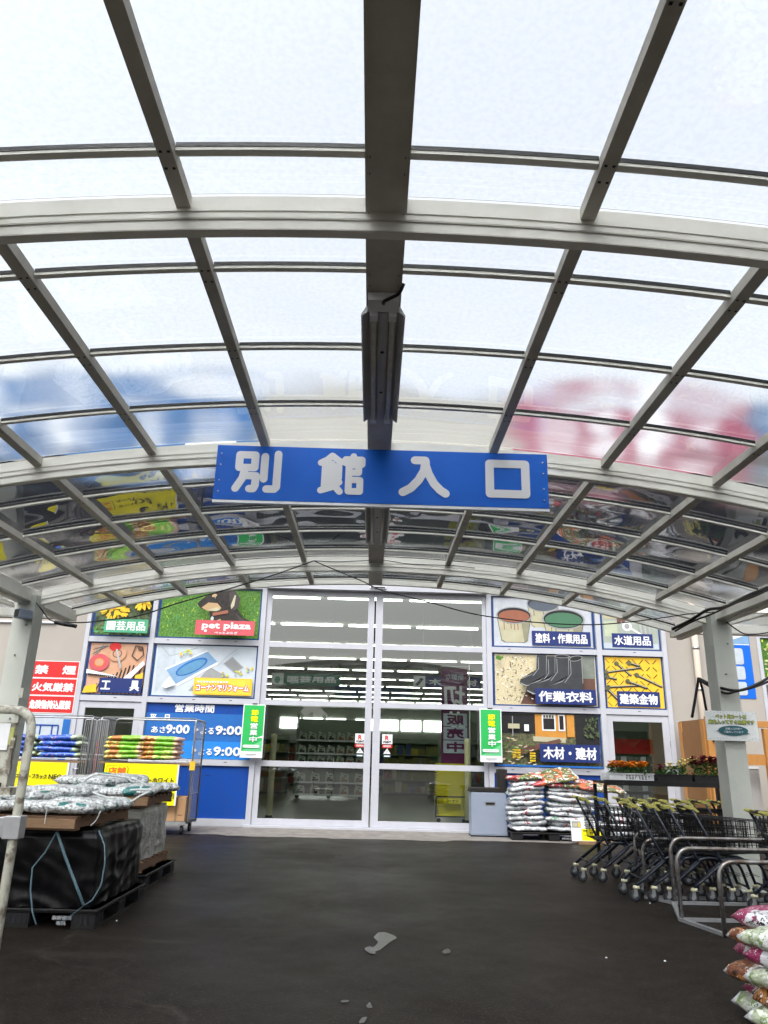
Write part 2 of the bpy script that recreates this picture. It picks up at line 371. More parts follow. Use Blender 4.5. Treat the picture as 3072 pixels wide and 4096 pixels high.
# bag prints, banded along the bag with Generated coordinates
def bagmat(name, bands, blot=None, rough=.3, crease=.5, axis='X'):
    m = bpy.data.materials.new(name); m.use_nodes = True; n = m.node_tree.nodes; l = m.node_tree.links
    b = n['Principled BSDF']; b.inputs['Roughness'].default_value = rough
    t = n.new('ShaderNodeTexCoord'); sp = n.new('ShaderNodeSeparateXYZ')
    oi = n.new('ShaderNodeObjectInfo')
    z0 = n.new('ShaderNodeTexNoise'); z0.inputs['Scale'].default_value = 6; l.new(t.outputs['Generated'], z0.inputs['Vector'])
    ad = n.new('ShaderNodeVectorMath'); ad.operation = 'MULTIPLY_ADD'; ad.inputs[1].default_value = (.09,.09,.09)
    l.new(z0.outputs['Color'], ad.inputs[0]); l.new(t.outputs['Generated'], ad.inputs[2])
    l.new(ad.outputs[0], sp.inputs[0])
    r = n.new('ShaderNodeValToRGB'); r.color_ramp.interpolation = 'CONSTANT'
    els = r.color_ramp.elements
    while len(els) > 1: els.remove(els[-1])
    els[0].position = 0; els[0].color = (*bands[0][1], 1)
    for p, c in bands[1:]:
        e = els.new(p); e.color = (*c, 1)
    l.new(sp.outputs[axis], r.inputs[0]); cur = r.outputs[0]
    for k, (col, th, sc_, x0, x1) in enumerate(blot or ()):
        z = n.new('ShaderNodeTexNoise'); z.noise_dimensions = '4D'; z.inputs['Scale'].default_value = sc_; z.inputs['Detail'].default_value = 4; z.inputs['Roughness'].default_value = .6
        mu = n.new('ShaderNodeMath'); mu.operation = 'MULTIPLY_ADD'; mu.inputs[1].default_value = 23; mu.inputs[2].default_value = k*5.3
        l.new(oi.outputs['Random'], mu.inputs[0]); l.new(mu.outputs[0], z.inputs['W']); l.new(t.outputs['Object'], z.inputs['Vector'])
        g = n.new('ShaderNodeMath'); g.operation = 'GREATER_THAN'; g.inputs[1].default_value = th; l.new(z.outputs[0], g.inputs[0]); f_ = g.outputs[0]
        if x0 > 0 or x1 < 1:
            for op, v_ in (('GREATER_THAN',x0),('LESS_THAN',x1)):
                q_ = n.new('ShaderNodeMath'); q_.operation = op; q_.inputs[1].default_value = v_; l.new(sp.outputs['X'], q_.inputs[0])
                p_ = n.new('ShaderNodeMath'); p_.operation = 'MULTIPLY'; l.new(f_, p_.inputs[0]); l.new(q_.outputs[0], p_.inputs[1]); f_ = p_.outputs[0]
        mx = n.new('ShaderNodeMix'); mx.data_type = 'RGBA'; l.new(f_, mx.inputs[0]); l.new(cur, mx.inputs[6]); mx.inputs[7].default_value = (*col, 1); cur = mx.outputs[2]
    l.new(cur, b.inputs['Base Color'])
    z = n.new('ShaderNodeTexNoise'); z.inputs['Scale'].default_value = 12; z.inputs['Detail'].default_value = 3; l.new(t.outputs['Object'], z.inputs['Vector'])
    bp = n.new('ShaderNodeBump'); bp.inputs['Strength'].default_value = crease; bp.inputs['Distance'].default_value = .03
    l.new(z.outputs[0], bp.inputs['Height']); l.new(bp.outputs[0], b.inputs['Normal'])
    return m
W_ = (.56,.58,.61)
bag_green = bagmat('green_bag_print', [(0,(.55,.34,.27)),(.07,(.66,.62,.14)),(.15,(.42,.15,.03)),(.44,(.16,.46,.02)),(.90,(.58,.38,.30))], [((.70,.66,.20),.56,9,.05,.95),((.30,.55,.06),.60,14,.15,.9),((.62,.60,.50),.66,20,0,1)])
bag_blue = bagmat('blue_bag_print', [(0,(.44,.54,.40)),(.14,(.015,.06,.36)),(.88,(.38,.46,.30))], [((.03,.13,.55),.52,12,.1,.9),((.30,.16,.36),.60,16,.2,.6),((.62,.68,.76),.63,14,0,1)])
soil_white = bagmat('white_soil_bag', [(0,W_)], [((.40,.42,.45),.52,6,0,1),((.38,.03,.04),.59,9,.38,.64),((.05,.06,.06),.61,13,0,1),((.05,.16,.09),.60,12,0,.4),((.30,.20,.12),.62,12,.5,1),((.16,.17,.18),.64,16,0,1)], .3, 1.0)  # grey and dark blots put fold shading into the colour; the rest is print
soil_pic = bagmat('printed_soil_bag', [(0,W_),(.06,(.34,.03,.04)),(.34,(.09,.10,.03)),(.97,W_)], [((.50,.10,.03),.54,9,.1,.95),((.05,.13,.03),.57,11,.3,1),((.60,.59,.55),.56,17,.0,1),((.40,.26,.05),.62,18,.3,1),((.03,.04,.02),.58,22,.2,1)], .3, .5)
def gravelbag():
    m = bpy.data.materials.new('clear_gravel_bag'); m.use_nodes = True; n = m.node_tree.nodes; l = m.node_tree.links
    b = n['Principled BSDF']; b.inputs['Roughness'].default_value = .28
    t = n.new('ShaderNodeTexCoord'); v = n.new('ShaderNodeTexVoronoi'); v.inputs['Scale'].default_value = 36
    l.new(t.outputs['Object'], v.inputs['Vector'])
    r = n.new('ShaderNodeValToRGB'); r.color_ramp.elements[0].color = (.66,.69,.69,1); r.color_ramp.elements[1].color = (.16,.16,.16,1)
    r.color_ramp.elements[0].position = .38; r.color_ramp.elements[1].position = .85
    l.new(v.outputs['Distance'], r.inputs[0])
    z = n.new('ShaderNodeTexNoise'); z.noise_dimensions = '4D'; z.inputs['Scale'].default_value = 4.5; z.inputs['Detail'].default_value = 2
    oi = n.new('ShaderNodeObjectInfo'); mu = n.new('ShaderNodeMath'); mu.operation = 'MULTIPLY'; mu.inputs[1].default_value = 23
    l.new(oi.outputs['Random'], mu.inputs[0]); l.new(mu.outputs[0], z.inputs['W']); l.new(t.outputs['Object'], z.inputs['Vector'])
    g = n.new('ShaderNodeMath'); g.operation = 'GREATER_THAN'; g.inputs[1].default_value = .60; l.new(z.outputs[0], g.inputs[0])
    mx = n.new('ShaderNodeMix'); mx.data_type = 'RGBA'; l.new(g.outputs[0], mx.inputs[0]); l.new(r.outputs[0], mx.inputs[6]); mx.inputs[7].default_value = (.01,.16,.15,1)
    l.new(mx.outputs[2], b.inputs['Base Color'])
    bp = n.new('ShaderNodeBump'); bp.inputs['Strength'].default_value = .8; bp.inputs['Distance'].default_value = .012; bp.invert = True
    l.new(v.outputs['Distance'], bp.inputs['Height']); l.new(bp.outputs[0], b.inputs['Normal'])
    return m
gravel_m = gravelbag()
# ------------------------------------------------------------ ground
GZ = -.05
def structure(o): o['kind'] = 'structure'; return o
g = MB(); g.box((-150,-120,GZ-.5),(150,16.62,GZ), asphalt_m); structure(g.build('asphalt_ground'))
# concrete apron with a ragged patched edge in front of the doors
g = MB(); r_ = random.Random(3); xs = [-12+.2*i for i in range(121)]
edge = [15.02+.10*NZ.noise(V((x*1.3,0,0)))+.10*NZ.noise(V((x*4,3,0)))-(.18 if -2.6 < x < 1.6 else 0) for x in xs]
vs = [V((x, e, GZ+.004)) for x, e in zip(xs, edge)] + [V((x, 16.6, GZ+.006)) for x in xs]; n_ = len(xs)
g.faces(vs, [(i, i+1, n_+i+1, n_+i) for i in range(n_-1)], concrete); structure(g.build('concrete_apron'))
puddle_m = pbr('still_water', (.05,.047,.043), .22, 0, spec=.14)
def puddle(outline):
    q = MB(); pts = [at(x, y, 1) for x, y in outline]
    vs = []
    for p in pts:
        d = p - V((0,0,CAMH)); t = (GZ+.005-CAMH)/d.z; vs.append(V((0,0,CAMH))+d*t)
    q.faces(vs, [tuple(range(len(vs)))], puddle_m); return structure(q.build('puddle'))
puddle([(1495,3748),(1512,3730),(1540,3728),(1580,3742),(1588,3752),(1560,3768),(1538,3785),(1520,3800),(1490,3808),(1470,3800),(1485,3790),(1500,3784),(1512,3768)])
puddle([(1458,3792),(1480,3784),(1490,3790),(1470,3798),(1476,3804),(1506,3808),(1500,3816),(1482,3814),(1462,3802)])
puddle([(1772,3802),(1790,3792),(1802,3800),(1800,3812),(1780,3815),(1768,3811)])
puddle([(1360,4004),(1378,3999),(1396,4000),(1392,4008),(1370,4010)])
puddle([(1464,4024),(1478,4006),(1486,4020),(1490,4030),(1472,4032)])
puddle([(1436,4086),(1448,4070),(1468,4066),(1466,4076),(1456,4090),(1440,4094)])
# wooded hill far behind the camera (seen only mirrored in the glass)
hb = MB(); hr = random.Random(5)
for i in range(900):
    x = hr.uniform(-90,90); y = -70-hr.uniform(0,14); z = hr.uniform(0, 9+3*NZ.noise(V((x*.05,0,0)))); s_ = hr.uniform(1.2,3)
    for k in range(2):
        a = V((hr.gauss(0,1),hr.gauss(0,1),hr.gauss(0,1))).normalized()*s_; b_ = a.orthogonal().normalized()*s_
        c0 = V((x,y,z)); hb.faces([c0-a-b_,c0+a-b_,c0+a+b_,c0-a+b_], [(0,1,2,3)], leaf_m)
o = hb.build('wooded_hillside'); tag(o, 'dark green wooded slope mirrored in the door glass', 'woods', kind='stuff')
# ------------------------------------------------------------ store building
FY = 16.70
bld = thing('store_building', 'beige home centre building with white aluminium glazed entrance bay', 'building', (0,FY,0))
def inb(mb, name, bevel=0, parent=None):
    o = mb.build(name, parent or bld, bevel)
    if parent is None: o.matrix_parent_inverse = M4.Translation((0,-FY,0))
    return o
w = MB()
for x0, x1 in ((-16,-6.42),(6.56,8.62),(9.9,16)): w.box((x0,FY-.02,-.05),(x1,FY+.3,5.3), wall_m)
w.box((8.62,FY-.02,-.05),(9.9,FY+.3,2.0), wall_m); w.box((8.62,FY-.02,4.25),(9.9,FY+.3,5.3), wall_m)
w.box((-6.42,FY,5.10),(6.56,FY+.3,5.3), wall_m)
inb(w, 'wall')
w = MB(); w.box((-16,FY-.30,5.3),(16,FY+.3,7.8), dark_band)  # near-black band assumed here; it darkens the view through the roof sheets
for k in range(33): w.box((-16+k,FY-.33,5.3),(-15.96+k,FY-.30,7.8), dark_band)
inb(w, 'dark_wall_band')
w = MB(); w.box((-16,FY-.32,7.8),(16,FY+.3,9.80), cream_wall); w.box((-16.1,FY-.36,9.80),(16.1,FY+.4,9.92), grey_p); inb(w, 'parapet')
w = MB()                                        # frame of the whole glazed bay
FR0, FR1 = FY-.07, FY+.06
for x0, x1 in ((-6.42,-6.33),(-4.985,-4.88),(-2.555,-2.445),(2.525,2.635),(4.985,5.10),(6.46,6.56)): w.box((x0,FR0,-.05),(x1,FR1,5.10), alu)
def rail(x0, x1, z0, z1): w.box((x0+.001,FR0+.008,z0),(x1-.001,FR1,z1), alu)
for a, b in ((-6.33,-4.985),(-4.88,-2.555),(2.635,4.985),(5.10,6.46)):
    rail(a,b,4.95,5.09); rail(a,b,3.67,3.79); rail(a,b,2.40,2.52)
for a, b in ((-4.88,-2.555),(2.635,4.985)): rail(a,b,1.135,1.255); rail(a,b,-.05,.095)
rail(-2.445,2.525,4.94,5.09); w.box((-2.6,FR0-.10,-.05),(2.7,FR1,-.004), alu)
for xk in (-5.6,-3.9,-3.1,-4.6,3.0,4.6,5.8):    # dark weep slots in the rails
    for zk in (2.47,3.74,1.20): w.box((xk,FR0+.0055,zk),(xk+.06,FR0+.009,zk+.012), black_m)
inb(w, 'window_frame')
w = MB(); w.box((-2.445,FR0-.16,4.955),(2.525,FR0-.002,5.10), alu); w.box((-.12,FR0-.20,5.0),(.24,FR0-.161,5.045), white_p); w.box((-.10,FR0-.203,5.008),(.22,FR0-.2005,5.037), black_m); inb(w, 'door_header')
for x0, x1 in ((-4.88,-2.555),(2.635,4.985)):
    w = MB(); w.box((x0,FY-.02,.095),(x1,FY+.02,1.135), blue_p)
    w.box((x0+.55,FY-.024,.93),(x0+.68,FY-.0205,.945), navy); w.box((x0+1.4,FY-.024,.93),(x0+1.5,FY-.0205,.945), navy)
    inb(w, 'blue_spandrel_panel')
def leaf(x0, x1, si, so):                       # one big sliding leaf: four stacked panes
    d = MB(); a, b = (x0+so, x1-si) if so else (x0+si, x1-so)
    L, R_ = x0, x1
    y0, y1 = FY-.03, FY+.02
    d.box((L,y0,.0),(a,y1,4.94), alu); d.box((b,y0,.0),(R_,y1,4.94), alu)
    for z0, z1 in ((0,.125),(1.15,1.265),(2.41,2.52),(3.66,3.775),(4.83,4.94)): d.box((a,y0+.004,z0),(b,y1-.004,z1), alu)
    o = inb(d, 'sliding_door')
    for z0, z1 in ((.125,1.15),(1.265,2.41),(2.52,3.66),(3.775,4.83)):
        q = MB(); q.faces([V((a,FY,z0)),V((b,FY,z0)),V((b,FY,z1)),V((a,FY,z1))], [(0,1,2,3)], door_glass); q.build('pane', o)
    return o
dl = MB()
leafL = leaf(-2.44,-.005,.14,.12); 
leafR = leaf(.03,2.52,.09,.16)
for x0 in (-.34,.24):                           # stickers on the glass
    q = Sheet(FY-.002)
    q.rect(x0,x0+.22,1.66,1.86, white_p); q.text('R',x0+.07,x0+.14,1.74,1.83, red_p, .006); q.text('POINT',x0+.03,x0+.19,1.68,1.72, black_p, .003)
    q.rect(x0,x0+.22,1.58,1.645, red_p); q.rect(x0+.03,x0+.19,1.60,1.61, white_p); q.rect(x0+.03,x0+.19,1.62,1.63, white_p)
    q.poly([(x0+.03,1.46),(x0+.19,1.46),(x0+.11,1.57)], white_p); q.rect(x0+.10,x0+.12,1.48,1.53, grey_p)
    q.rect(x0+.03,x0+.19,1.39,1.435, teal_p); q.rect(x0+.05,x0+.17,1.40,1.425, white_p)
    inb(q, 'glass_sticker')
def sidedoor(x0, x1, hx):
    d = MB(); z1 = 2.385; st = .14
    d.box((x0,FY-.04,.0),(x0+st,FY+.01,z1), alu); d.box((x1-st,FY-.04,0),(x1,FY+.01,z1), alu)
    d.box((x0+st,FY-.036,z1-.13),(x1-st,FY+.008,z1), alu); d.box((x0+st,FY-.036,0),(x1-st,FY+.008,.12), alu)
    o = inb(d, 'side_door')
    q = MB(); q.faces([V((x0+st,FY-.01,.12)),V((x1-st,FY-.01,.12)),V((x1-st,FY-.01,z1-.13)),V((x0+st,FY-.01,z1-.13))], [(0,1,2,3)], door_glass); q.build('pane', o)
    q = MB(); q.tube([(hx,FY-.04,1.0),(hx,FY-.09,1.0),(hx+(.12 if hx < (x0+x1)/2 else -.12),FY-.09,1.0)], .013, steel); q.build('handle', o)
    q = MB()
    for zz in (.4,1.75): q.box((x1-.012,FY-.055,zz),(x1+.012,FY-.041,zz+.12), grey_p)
    q.build('hinge', o)
sidedoor(-6.33,-4.985,-6.25); sidedoor(5.10,6.46,5.18)
w = MB(); w.box((8.62,FY-.05,2.0),(8.70,FY+.05,4.25), alu); w.box((9.82,FY-.05,2.0),(9.9,FY+.05,4.25), alu)
for z0, z1 in ((2.0,2.08),(3.12,3.28),(4.16,4.25)): w.box((8.70,FY-.046,z0),(9.82,FY+.05,z1), alu)
ow = inb(w, 'side_window')
w = MB(); w.faces([V((8.7,FY,2.08)),V((9.82,FY,2.08)),V((9.82,FY,3.12)),V((8.7,FY,3.12))],[(0,1,2,3)], door_glass); w.build('pane', ow)
# interior shell
w = MB(); w.box((-14,FY+.07,-.06),(14,78,-.004), interior_floor); inb(w, 'store_floor')
w = MB(); w.box((-14,FY+.32,6.0),(14,78,6.2), interior_w); inb(w, 'ceiling')
w = MB(); w.box((-14.2,FY+.32,0),(-14,78,6.2), interior_w); w.box((14,FY+.32,0),(14.2,78,6.2), interior_w); w.box((-14.2,78,0),(14.2,78.3,6.2), interior_w); inb(w, 'back_wall')
for cx in (-9.2,-6.9,-4.6,-1.6,.7,3.0,5.3):
    w = MB(); w.box((cx,77.9,3.9),(cx+2.0,77.97,4.95), window_on); inb(w, 'rear_window')
# lit ceiling tubes in rows
lt = MB(); lt.box((-1.13,-.035,0),(1.13,.035,.03), tube_on); lt0 = tag(lt.build('ceiling_tube'), 'lit white fluorescent tube in the rows under the store ceiling', 'ceiling light', 'lit tubes under the store ceiling')
first = True
for k in range(-1,11):
    y = 22.4+4.95*(k-1) if k > 0 else (18.6,17.3)[-k]  # frontmost row is added, out of view, to light the side door shelf
    half = 2.6*(y/16.7)+2.2+(1.6 if k < 1 else 0); off = [.4,-.3,.2,-.1,.5,0,.3,-.4,.1,.2,0][k]
    i0 = int(-half/2.5)-1
    for i in range(i0, -i0+1):
        x = i*2.5+off
        if abs(x) > half: continue
        if first: oo = lt0; first = False
        else: oo = lt0.copy(); C.objects.link(oo)
        oo.location = (x, y, 5.93)
# hanging aisle signs inside
def hang(y, px0, px1, py0, py1, m, txt, label, icon):
    a = at(px0,py0,y); b = at(px1,py1,y); q = Sheet(y)
    q.rect(a.x,b.x,b.z,a.z, m, .03); h = a.z-b.z; q.rect(a.x,a.x+h*1.05,b.z,a.z, white_p); icon(q,a.x,b.z,h)
    q.text(txt, a.x+h*1.4, b.x-h*.35, b.z+h*.25, a.z-h*.25, white_p, .012)
    for xx in (a.x+.3,b.x-.3): q.tube([(xx,y+.015,a.z),(xx,y+.015,5.99)], .006, grey_p, 5)
    return tag(q.build('aisle_sign'), label, 'aisle sign')
hang(25, 1000+245/2.765,1000+990/2.765,2350+942/2.765,2350+1090/2.765, pbr('aisle_green',(.03,.16,.11),.5), '園芸用品', 'hanging green garden aisle sign inside behind the left door', lambda q,x,z,h: q.ell(x+h*.5,z+h*.42,h*.25,h*.3,green_l))
hang(24, 1450+565/2.765,1450+1310/2.765,2350+975/2.765,2350+1122/2.765, navy, '木　　材', 'hanging navy timber aisle sign inside behind the right door', lambda q,x,z,h: q.poly([(x+h*.15,z+h*.2),(x+h*.4,z+h*.12),(x+h*.9,z+h*.7),(x+h*.65,z+h*.85)],black_p))
# purple banner inside, its lettering showing mirrored
ny = 18.4; a = zm(1450,2350,2.765,872,893,ny); b = zm(1450,2800,2.765,1160,715,ny)
q = Sheet(ny); nx0, nx1 = a.x, b.x+.02; q.rect(nx0,nx1,b.z-.1,a.z, purple)
cxn = (nx0+nx1)/2; wn_ = nx1-nx0
q.text('新鮮な', nx0+wn_*.15, nx1-wn_*.15, a.z-.28, a.z-.12, pale_blue, .004, True)
q.text('切', cxn-.24, cxn+.24, a.z-.95, a.z-.42, white_p, .014, True); q.text('花', cxn-.24, cxn+.24, a.z-1.55, a.z-1.03, white_p, .014, True)
for i, ch in enumerate('販売中'):
    z1 = zm(1450,2800,2.765,1050,150+150*i,ny).z; z0 = zm(1450,2800,2.765,1050,290+150*i,ny).z
    q.rect(cxn-.27,cxn+.30,z0,z1, pale_blue); q.text(ch, cxn-.18, cxn+.21, z0+.04, z1-.04, purple, .012, True)
q.tube([(nx1+.05,ny+.02,0),(nx1+.05,ny+.02,a.z+.1)], .014, white_p); q.tube([(nx1+.05,ny+.02,a.z+.05),(nx0,ny+.02,a.z+.05)], .008, white_p)
q.lathe([(.0,0),(.22,0),(.2,.08),(0,.1)], (nx1+.05,ny+.02,0), black_m)
tag(q.build('banner'), 'purple cloth banner on a white pole inside the right door', 'banner')
# guard poles just inside
for px, py in ((950+345/2.765,2800+1290/2.765),(1450+1168/2.765,2800+1300/2.765)):
    p = at(px,py,17.9)
    q = MB(); q.lathe([(0,1.85),(.065,1.83),(.07,1.75),(.07,.12),(.075,.1),(.075,0)], (p.x,17.9,0), pbr('pale_yellow_pole',(.55,.52,.32),.4)); q.lathe([(.11,0),(.11,.05),(.078,.06),(.078,.1)], (p.x,17.9,0), black_m)
    tag(q.build('guard_pole'), 'pale yellow round guard pole inside the %s sliding door leaf' % ('left' if p.x < 0 else 'right'), 'pole')
# rack of oil jugs
ry = 27.0; sx0 = zm(950,2800,2.765,630,1000,ry).x; sx1 = -.22
sz = [zm(950,2800,2.765,900,b,ry).z for b in (1072,905,690,590,445)]; sz[0] = max(sz[0], .14)
rk = thing('display_rack', 'wheeled grey green rack of oil jugs seen through the left door', 'rack', (0,ry,0))
q = MB()
for z in sz: q.box((sx0,-.25,z-.035),(sx1,.25,z), shelf_m); q.box((sx0,-.262,z-.04),(sx1,-.251,z+.01), white_p)
q.build('shelf', rk)
q = MB()
for xx in (sx0,sx1):
    for yy in (-.24,.24): q.box((xx-.02,yy-.02,.1),(xx+.02,yy+.02,2.75), shelf_m)
q.box((sx0,.245,.12),(sx1,.26,2.6), shelf_m)
q.build('upright', rk)
q = MB()
for xx in (sx0+.1,sx1-.1,(sx0+sx1)/2): q.lathe([(0,-.03),(.07,-.03),(.07,.03),(0,.03)], (xx,-.1,.07), rubber, 12, 'y')
q.build('caster', rk)
jug_w = pbr('jug_plastic',(.42,.46,.38),.4); jugs = []
for nm, mlab, lab in (('oil_jug', black_p, 'pale jug with a dark label on the rack behind the left door'), ('oil_jug', rust_p, 'pale jug with a rust red label on the rack behind the left door')):
    q = MB(); q.prism([(-.15,0),(.15,0),(.15,.2),(.12,.26),(-.05,.29),(-.15,.22)], -.06, .06, jug_w); q.box((-.1,-.0635,.03),(.1,-.0605,.10), mlab); q.box((-.08,-.064,.11),(.02,-.061,.16), mlab)
    q.box((-.02,-.062,.2),(.08,.062,.225), black_m); q.lathe([(0,.32),(.03,.32),(.03,.27)], (-.10,0,0), white_p, 10)
    jugs.append(tag(q.build('oil_jug'), lab, 'jug', 'jugs on the rack inside'))
used = [0,0]
for i, z in enumerate(sz):
    nj = 5 if i < 2 else 7
    for k in range(nj):
        t = 0 if k < nj*.55 else 1
        o = jugs[t] if not used[t] else jugs[t].copy()
        if used[t]: C.objects.link(o)
        used[t] = 1; o.location = (sx0+.2+k*(sx1-sx0-.35)/(nj-1), ry-.16, z+.003); s_ = 1.0 if i < 2 else .85; o.scale = (s_,s_,s_ if i != 2 else .7)
# stack of yellow baskets on a small frame
byk = 18.6; pa = zm(1450,2800,2.765,800,1335,byk); pb = zm(1450,2800,2.765,1150,770,byk); bx0, bx1 = pa.x, pb.x
bt = thing('basket_trolley', 'black tube trolley under the tower of yellow shopping baskets', 'trolley', (0,0,0))
q = MB(); q.tube(fillet([(bx0,byk-.3,.1),(bx0,byk-.3,.56),(bx1,byk-.3,.56),(bx1,byk-.3,.1)],.08), .015, black_m); q.tube([(bx0,byk-.3,.16),(bx1,byk-.3,.16)], .015, yellow_p); q.box((bx0+.02,byk-.28,.12),(bx1-.02,byk+.2,.15), black_m)
q.build('tube_frame', bt)
q = Sheet(byk-.31); xm = (bx0+bx1)/2; q.rect(xm-.2,xm+.2,.42,.52, yellow_p); q.text('コーナン', xm-.14,xm+.14,.44,.50, black_p, .004); q.build('name_plate', bt)
q = MB()
for xx in (bx0+.06,bx1-.06): q.lathe([(0,-.02),(.05,-.02),(.05,.02),(0,.02)], (xx,byk-.28,.05), rubber, 10, 'y')
q.build('wheel', bt)
q = MB(); wv = bx1-bx0-.06
q.prism([(-wv/2+.05,0),(wv/2-.05,0),(wv/2,.22),(-wv/2,.22)], -.2, .2, basket_y); q.box((-wv/2-.02,-.225,.2),(wv/2+.02,.225,.23), basket_y)
b0 = tag(q.build('shopping_basket', None), 'yellow plastic shopping basket nested in the tower inside the right door', 'basket', 'yellow baskets in the nested tower')
for k in range(17):
    o = b0 if k == 0 else b0.copy()
    if k: C.objects.link(o)
    o.location = (xm, byk, .16+.056*k)
# shelving aisles of goods deeper inside
gr = random.Random(11)
gcols = [pbr('goods_%s'%n, c, .5) for n, c in (('brown',(.16,.09,.05)),('olive',(.18,.17,.05)),('grey',(.18,.19,.18)),('red',(.22,.05,.04)),('blue',(.05,.08,.18)),('cream',(.38,.36,.28)),('yellow',(.40,.34,.05)))]
spots = [(-4.2,29.5),(1.6,31),(4.0,29.5),(-4.5,38),(0,36),(4.6,36),(6.4,31),(-6.6,33),(2.2,40)]
descr = ['brown and cream cartons','olive packets','grey tins','red packets','blue cartons','mixed tools','yellow bags','dark boxes','cream tubs']
for i, (gx, gy) in enumerate(spots):
    rt = thing('gondola_shelf', 'tall store shelf of %s deep behind the door glass' % descr[i], 'shelf', (gx,gy,0))
    q = MB(); q.box((-1.1,.2,0),(1.1,.24,2.1), shelf_m)
    for k in range(5): q.box((-1.1,-.25,.08+.46*k),(1.1,.2,.11+.46*k), shelf_m)
    q.build('shelving', rt)
    q = MB()
    for k in range(4):
        x = -1.05
        while x < .95:
            ww = gr.uniform(.1,.3); q.box((x,-.22,.112+.46*k),(x+ww-.012,.1,.112+.46*k+gr.uniform(.2,.4)), gcols[gr.choice((i,i,gr.randrange(7)))%7]); x += ww
    q.build('goods', rt)
# shelf of packets behind the right hand side door
rt = thing('seed_shelf', 'shelf of small white packets under a red valance behind the right side door', 'shelf', (5.78,17.5,0))
q = MB(); q.box((-.6,.0,1.6),(.6,.02,1.92), red_p); q.box((-.6,.3,0),(.6,.32,2.1), shelf_m)
for k in range(6): q.box((-.6,.0,.4+.2*k),(.6,.3,.415+.2*k), grey_p)
q.build('shelving', rt)
q = MB()
for k in range(6):
    for j in range(8): q.box((-.57+.145*j,.02,.42+.2*k),(-.45+.145*j,.05,.42+.2*k+.12), gcols[2] if (j*k)%3 else white_p)
q.build('packets', rt)
# ------------------------------------------------------------ fascia boards high on the front
FB = FY-.42
def fascia(x0, x1, z0, z1, m, label, blobs):
    q = Sheet(FB); q.rect(x0,x1,z0,z1, m, .09)
    for b_ in blobs:
        if len(b_) == 4: q.rrect(*b_, .12, white_p)
        else: q.stroke(b_[0], b_[1], white_p)
    return tag(q.build('fascia_sign'), label, 'fascia sign')
fascia(-14,-2.9,7.95,9.75, pbr('weathered_blue_board',(.03,.12,.29),.6), 'huge blue board with white shapes high on the store front', [
    (-9.6,-8.7,8.5,9.2),(-8.3,-6.6,8.6,8.95),(-7.7,-7.2,8.3,9.3),(-5.9,-5.1,8.3,8.8),(-4.6,-3.4,8.15,8.55),(-12.5,-11,8.4,9.2)])
fascia(3.2,9.0,7.95,9.75, pbr('rose_board',(.30,.09,.135),.6), 'huge rose red board with white shapes high on the store front', [
    (3.7,4.9,8.55,9.0),(5.2,5.7,8.5,9.5),(6.2,6.9,8.4,9.9),(7.3,8.0,8.6,9.2)])
fascia(9.1,14,8.25,9.75, pbr('weathered_blue_board',(.035,.11,.24),.6), 'plain blue board beside the rose red board on the store front', [(9.6,10.6,8.5,9.2)])
# ------------------------------------------------------------ entrance canopy
can = thing('entrance_canopy', 'arched cream metal canopy roofed with translucent frosted sheets', 'canopy')
RAD_ = 17.5; ZR = 4.0; EAVE = 4.66
def az(x): return ZR - (RAD_ - math.sqrt(RAD_*RAD_-x*x))
ARCH = [3.03, 6.05, 10.04]; YB, YE = 1.15, 11.48
PX = [-EAVE,-3.9,-2.96,-1.99,-1.0,0,1.0,1.99,2.96,3.9,EAVE]
def arcbar(x0, x1, y0, y1, d0, d1, m, n=24, mb=None):    # bar following the arch, bottom offset d0, top d1
    q = mb or MB(); vs = []
    for i in range(n+1):
        x = x0+(x1-x0)*i/n; z = az(x)
        vs += [V((x,y0,z+d0)),V((x,y1,z+d0)),V((x,y1,z+d1)),V((x,y0,z+d1))]
    fs = []
    for i in range(n):
        a = i*4; b = a+4
        for k in range(4): fs.append((a+k, a+(k+1)%4, b+(k+1)%4, b+k))
    fs += [(0,1,2,3),(n*4+3,n*4+2,n*4+1,n*4)]
    q.faces(vs, fs, m); return q
for y in ARCH:
    q = arcbar(-EAVE+.12, EAVE-.12, y, y+.05, -.16, .045, canopy_paint, 36)
    for d0 in (-.045,-.085,-.094): arcbar(-EAVE+.12, EAVE-.12, y-.006, y, d0, d0+(.02 if d0 > -.09 else .006), canopy_paint if d0 > -.09 else canopy_shaded, 36, q)
    arcbar(-EAVE+.12, EAVE-.12, y-.005, y, -.158, -.15, canopy_shaded, 36, q)
    q.build('arch_beam', can)
q = arcbar(-EAVE, EAVE, YE-.03, YE+.04, -.03, .075, canopy_paint, 36); q.build('edge_trim', can)
ribs_all = [2.714+.858*k for k in range(-1,11)]
segs = [(YB,3.03),(3.08,6.05),(6.10,10.04),(10.09,YE-.03)]
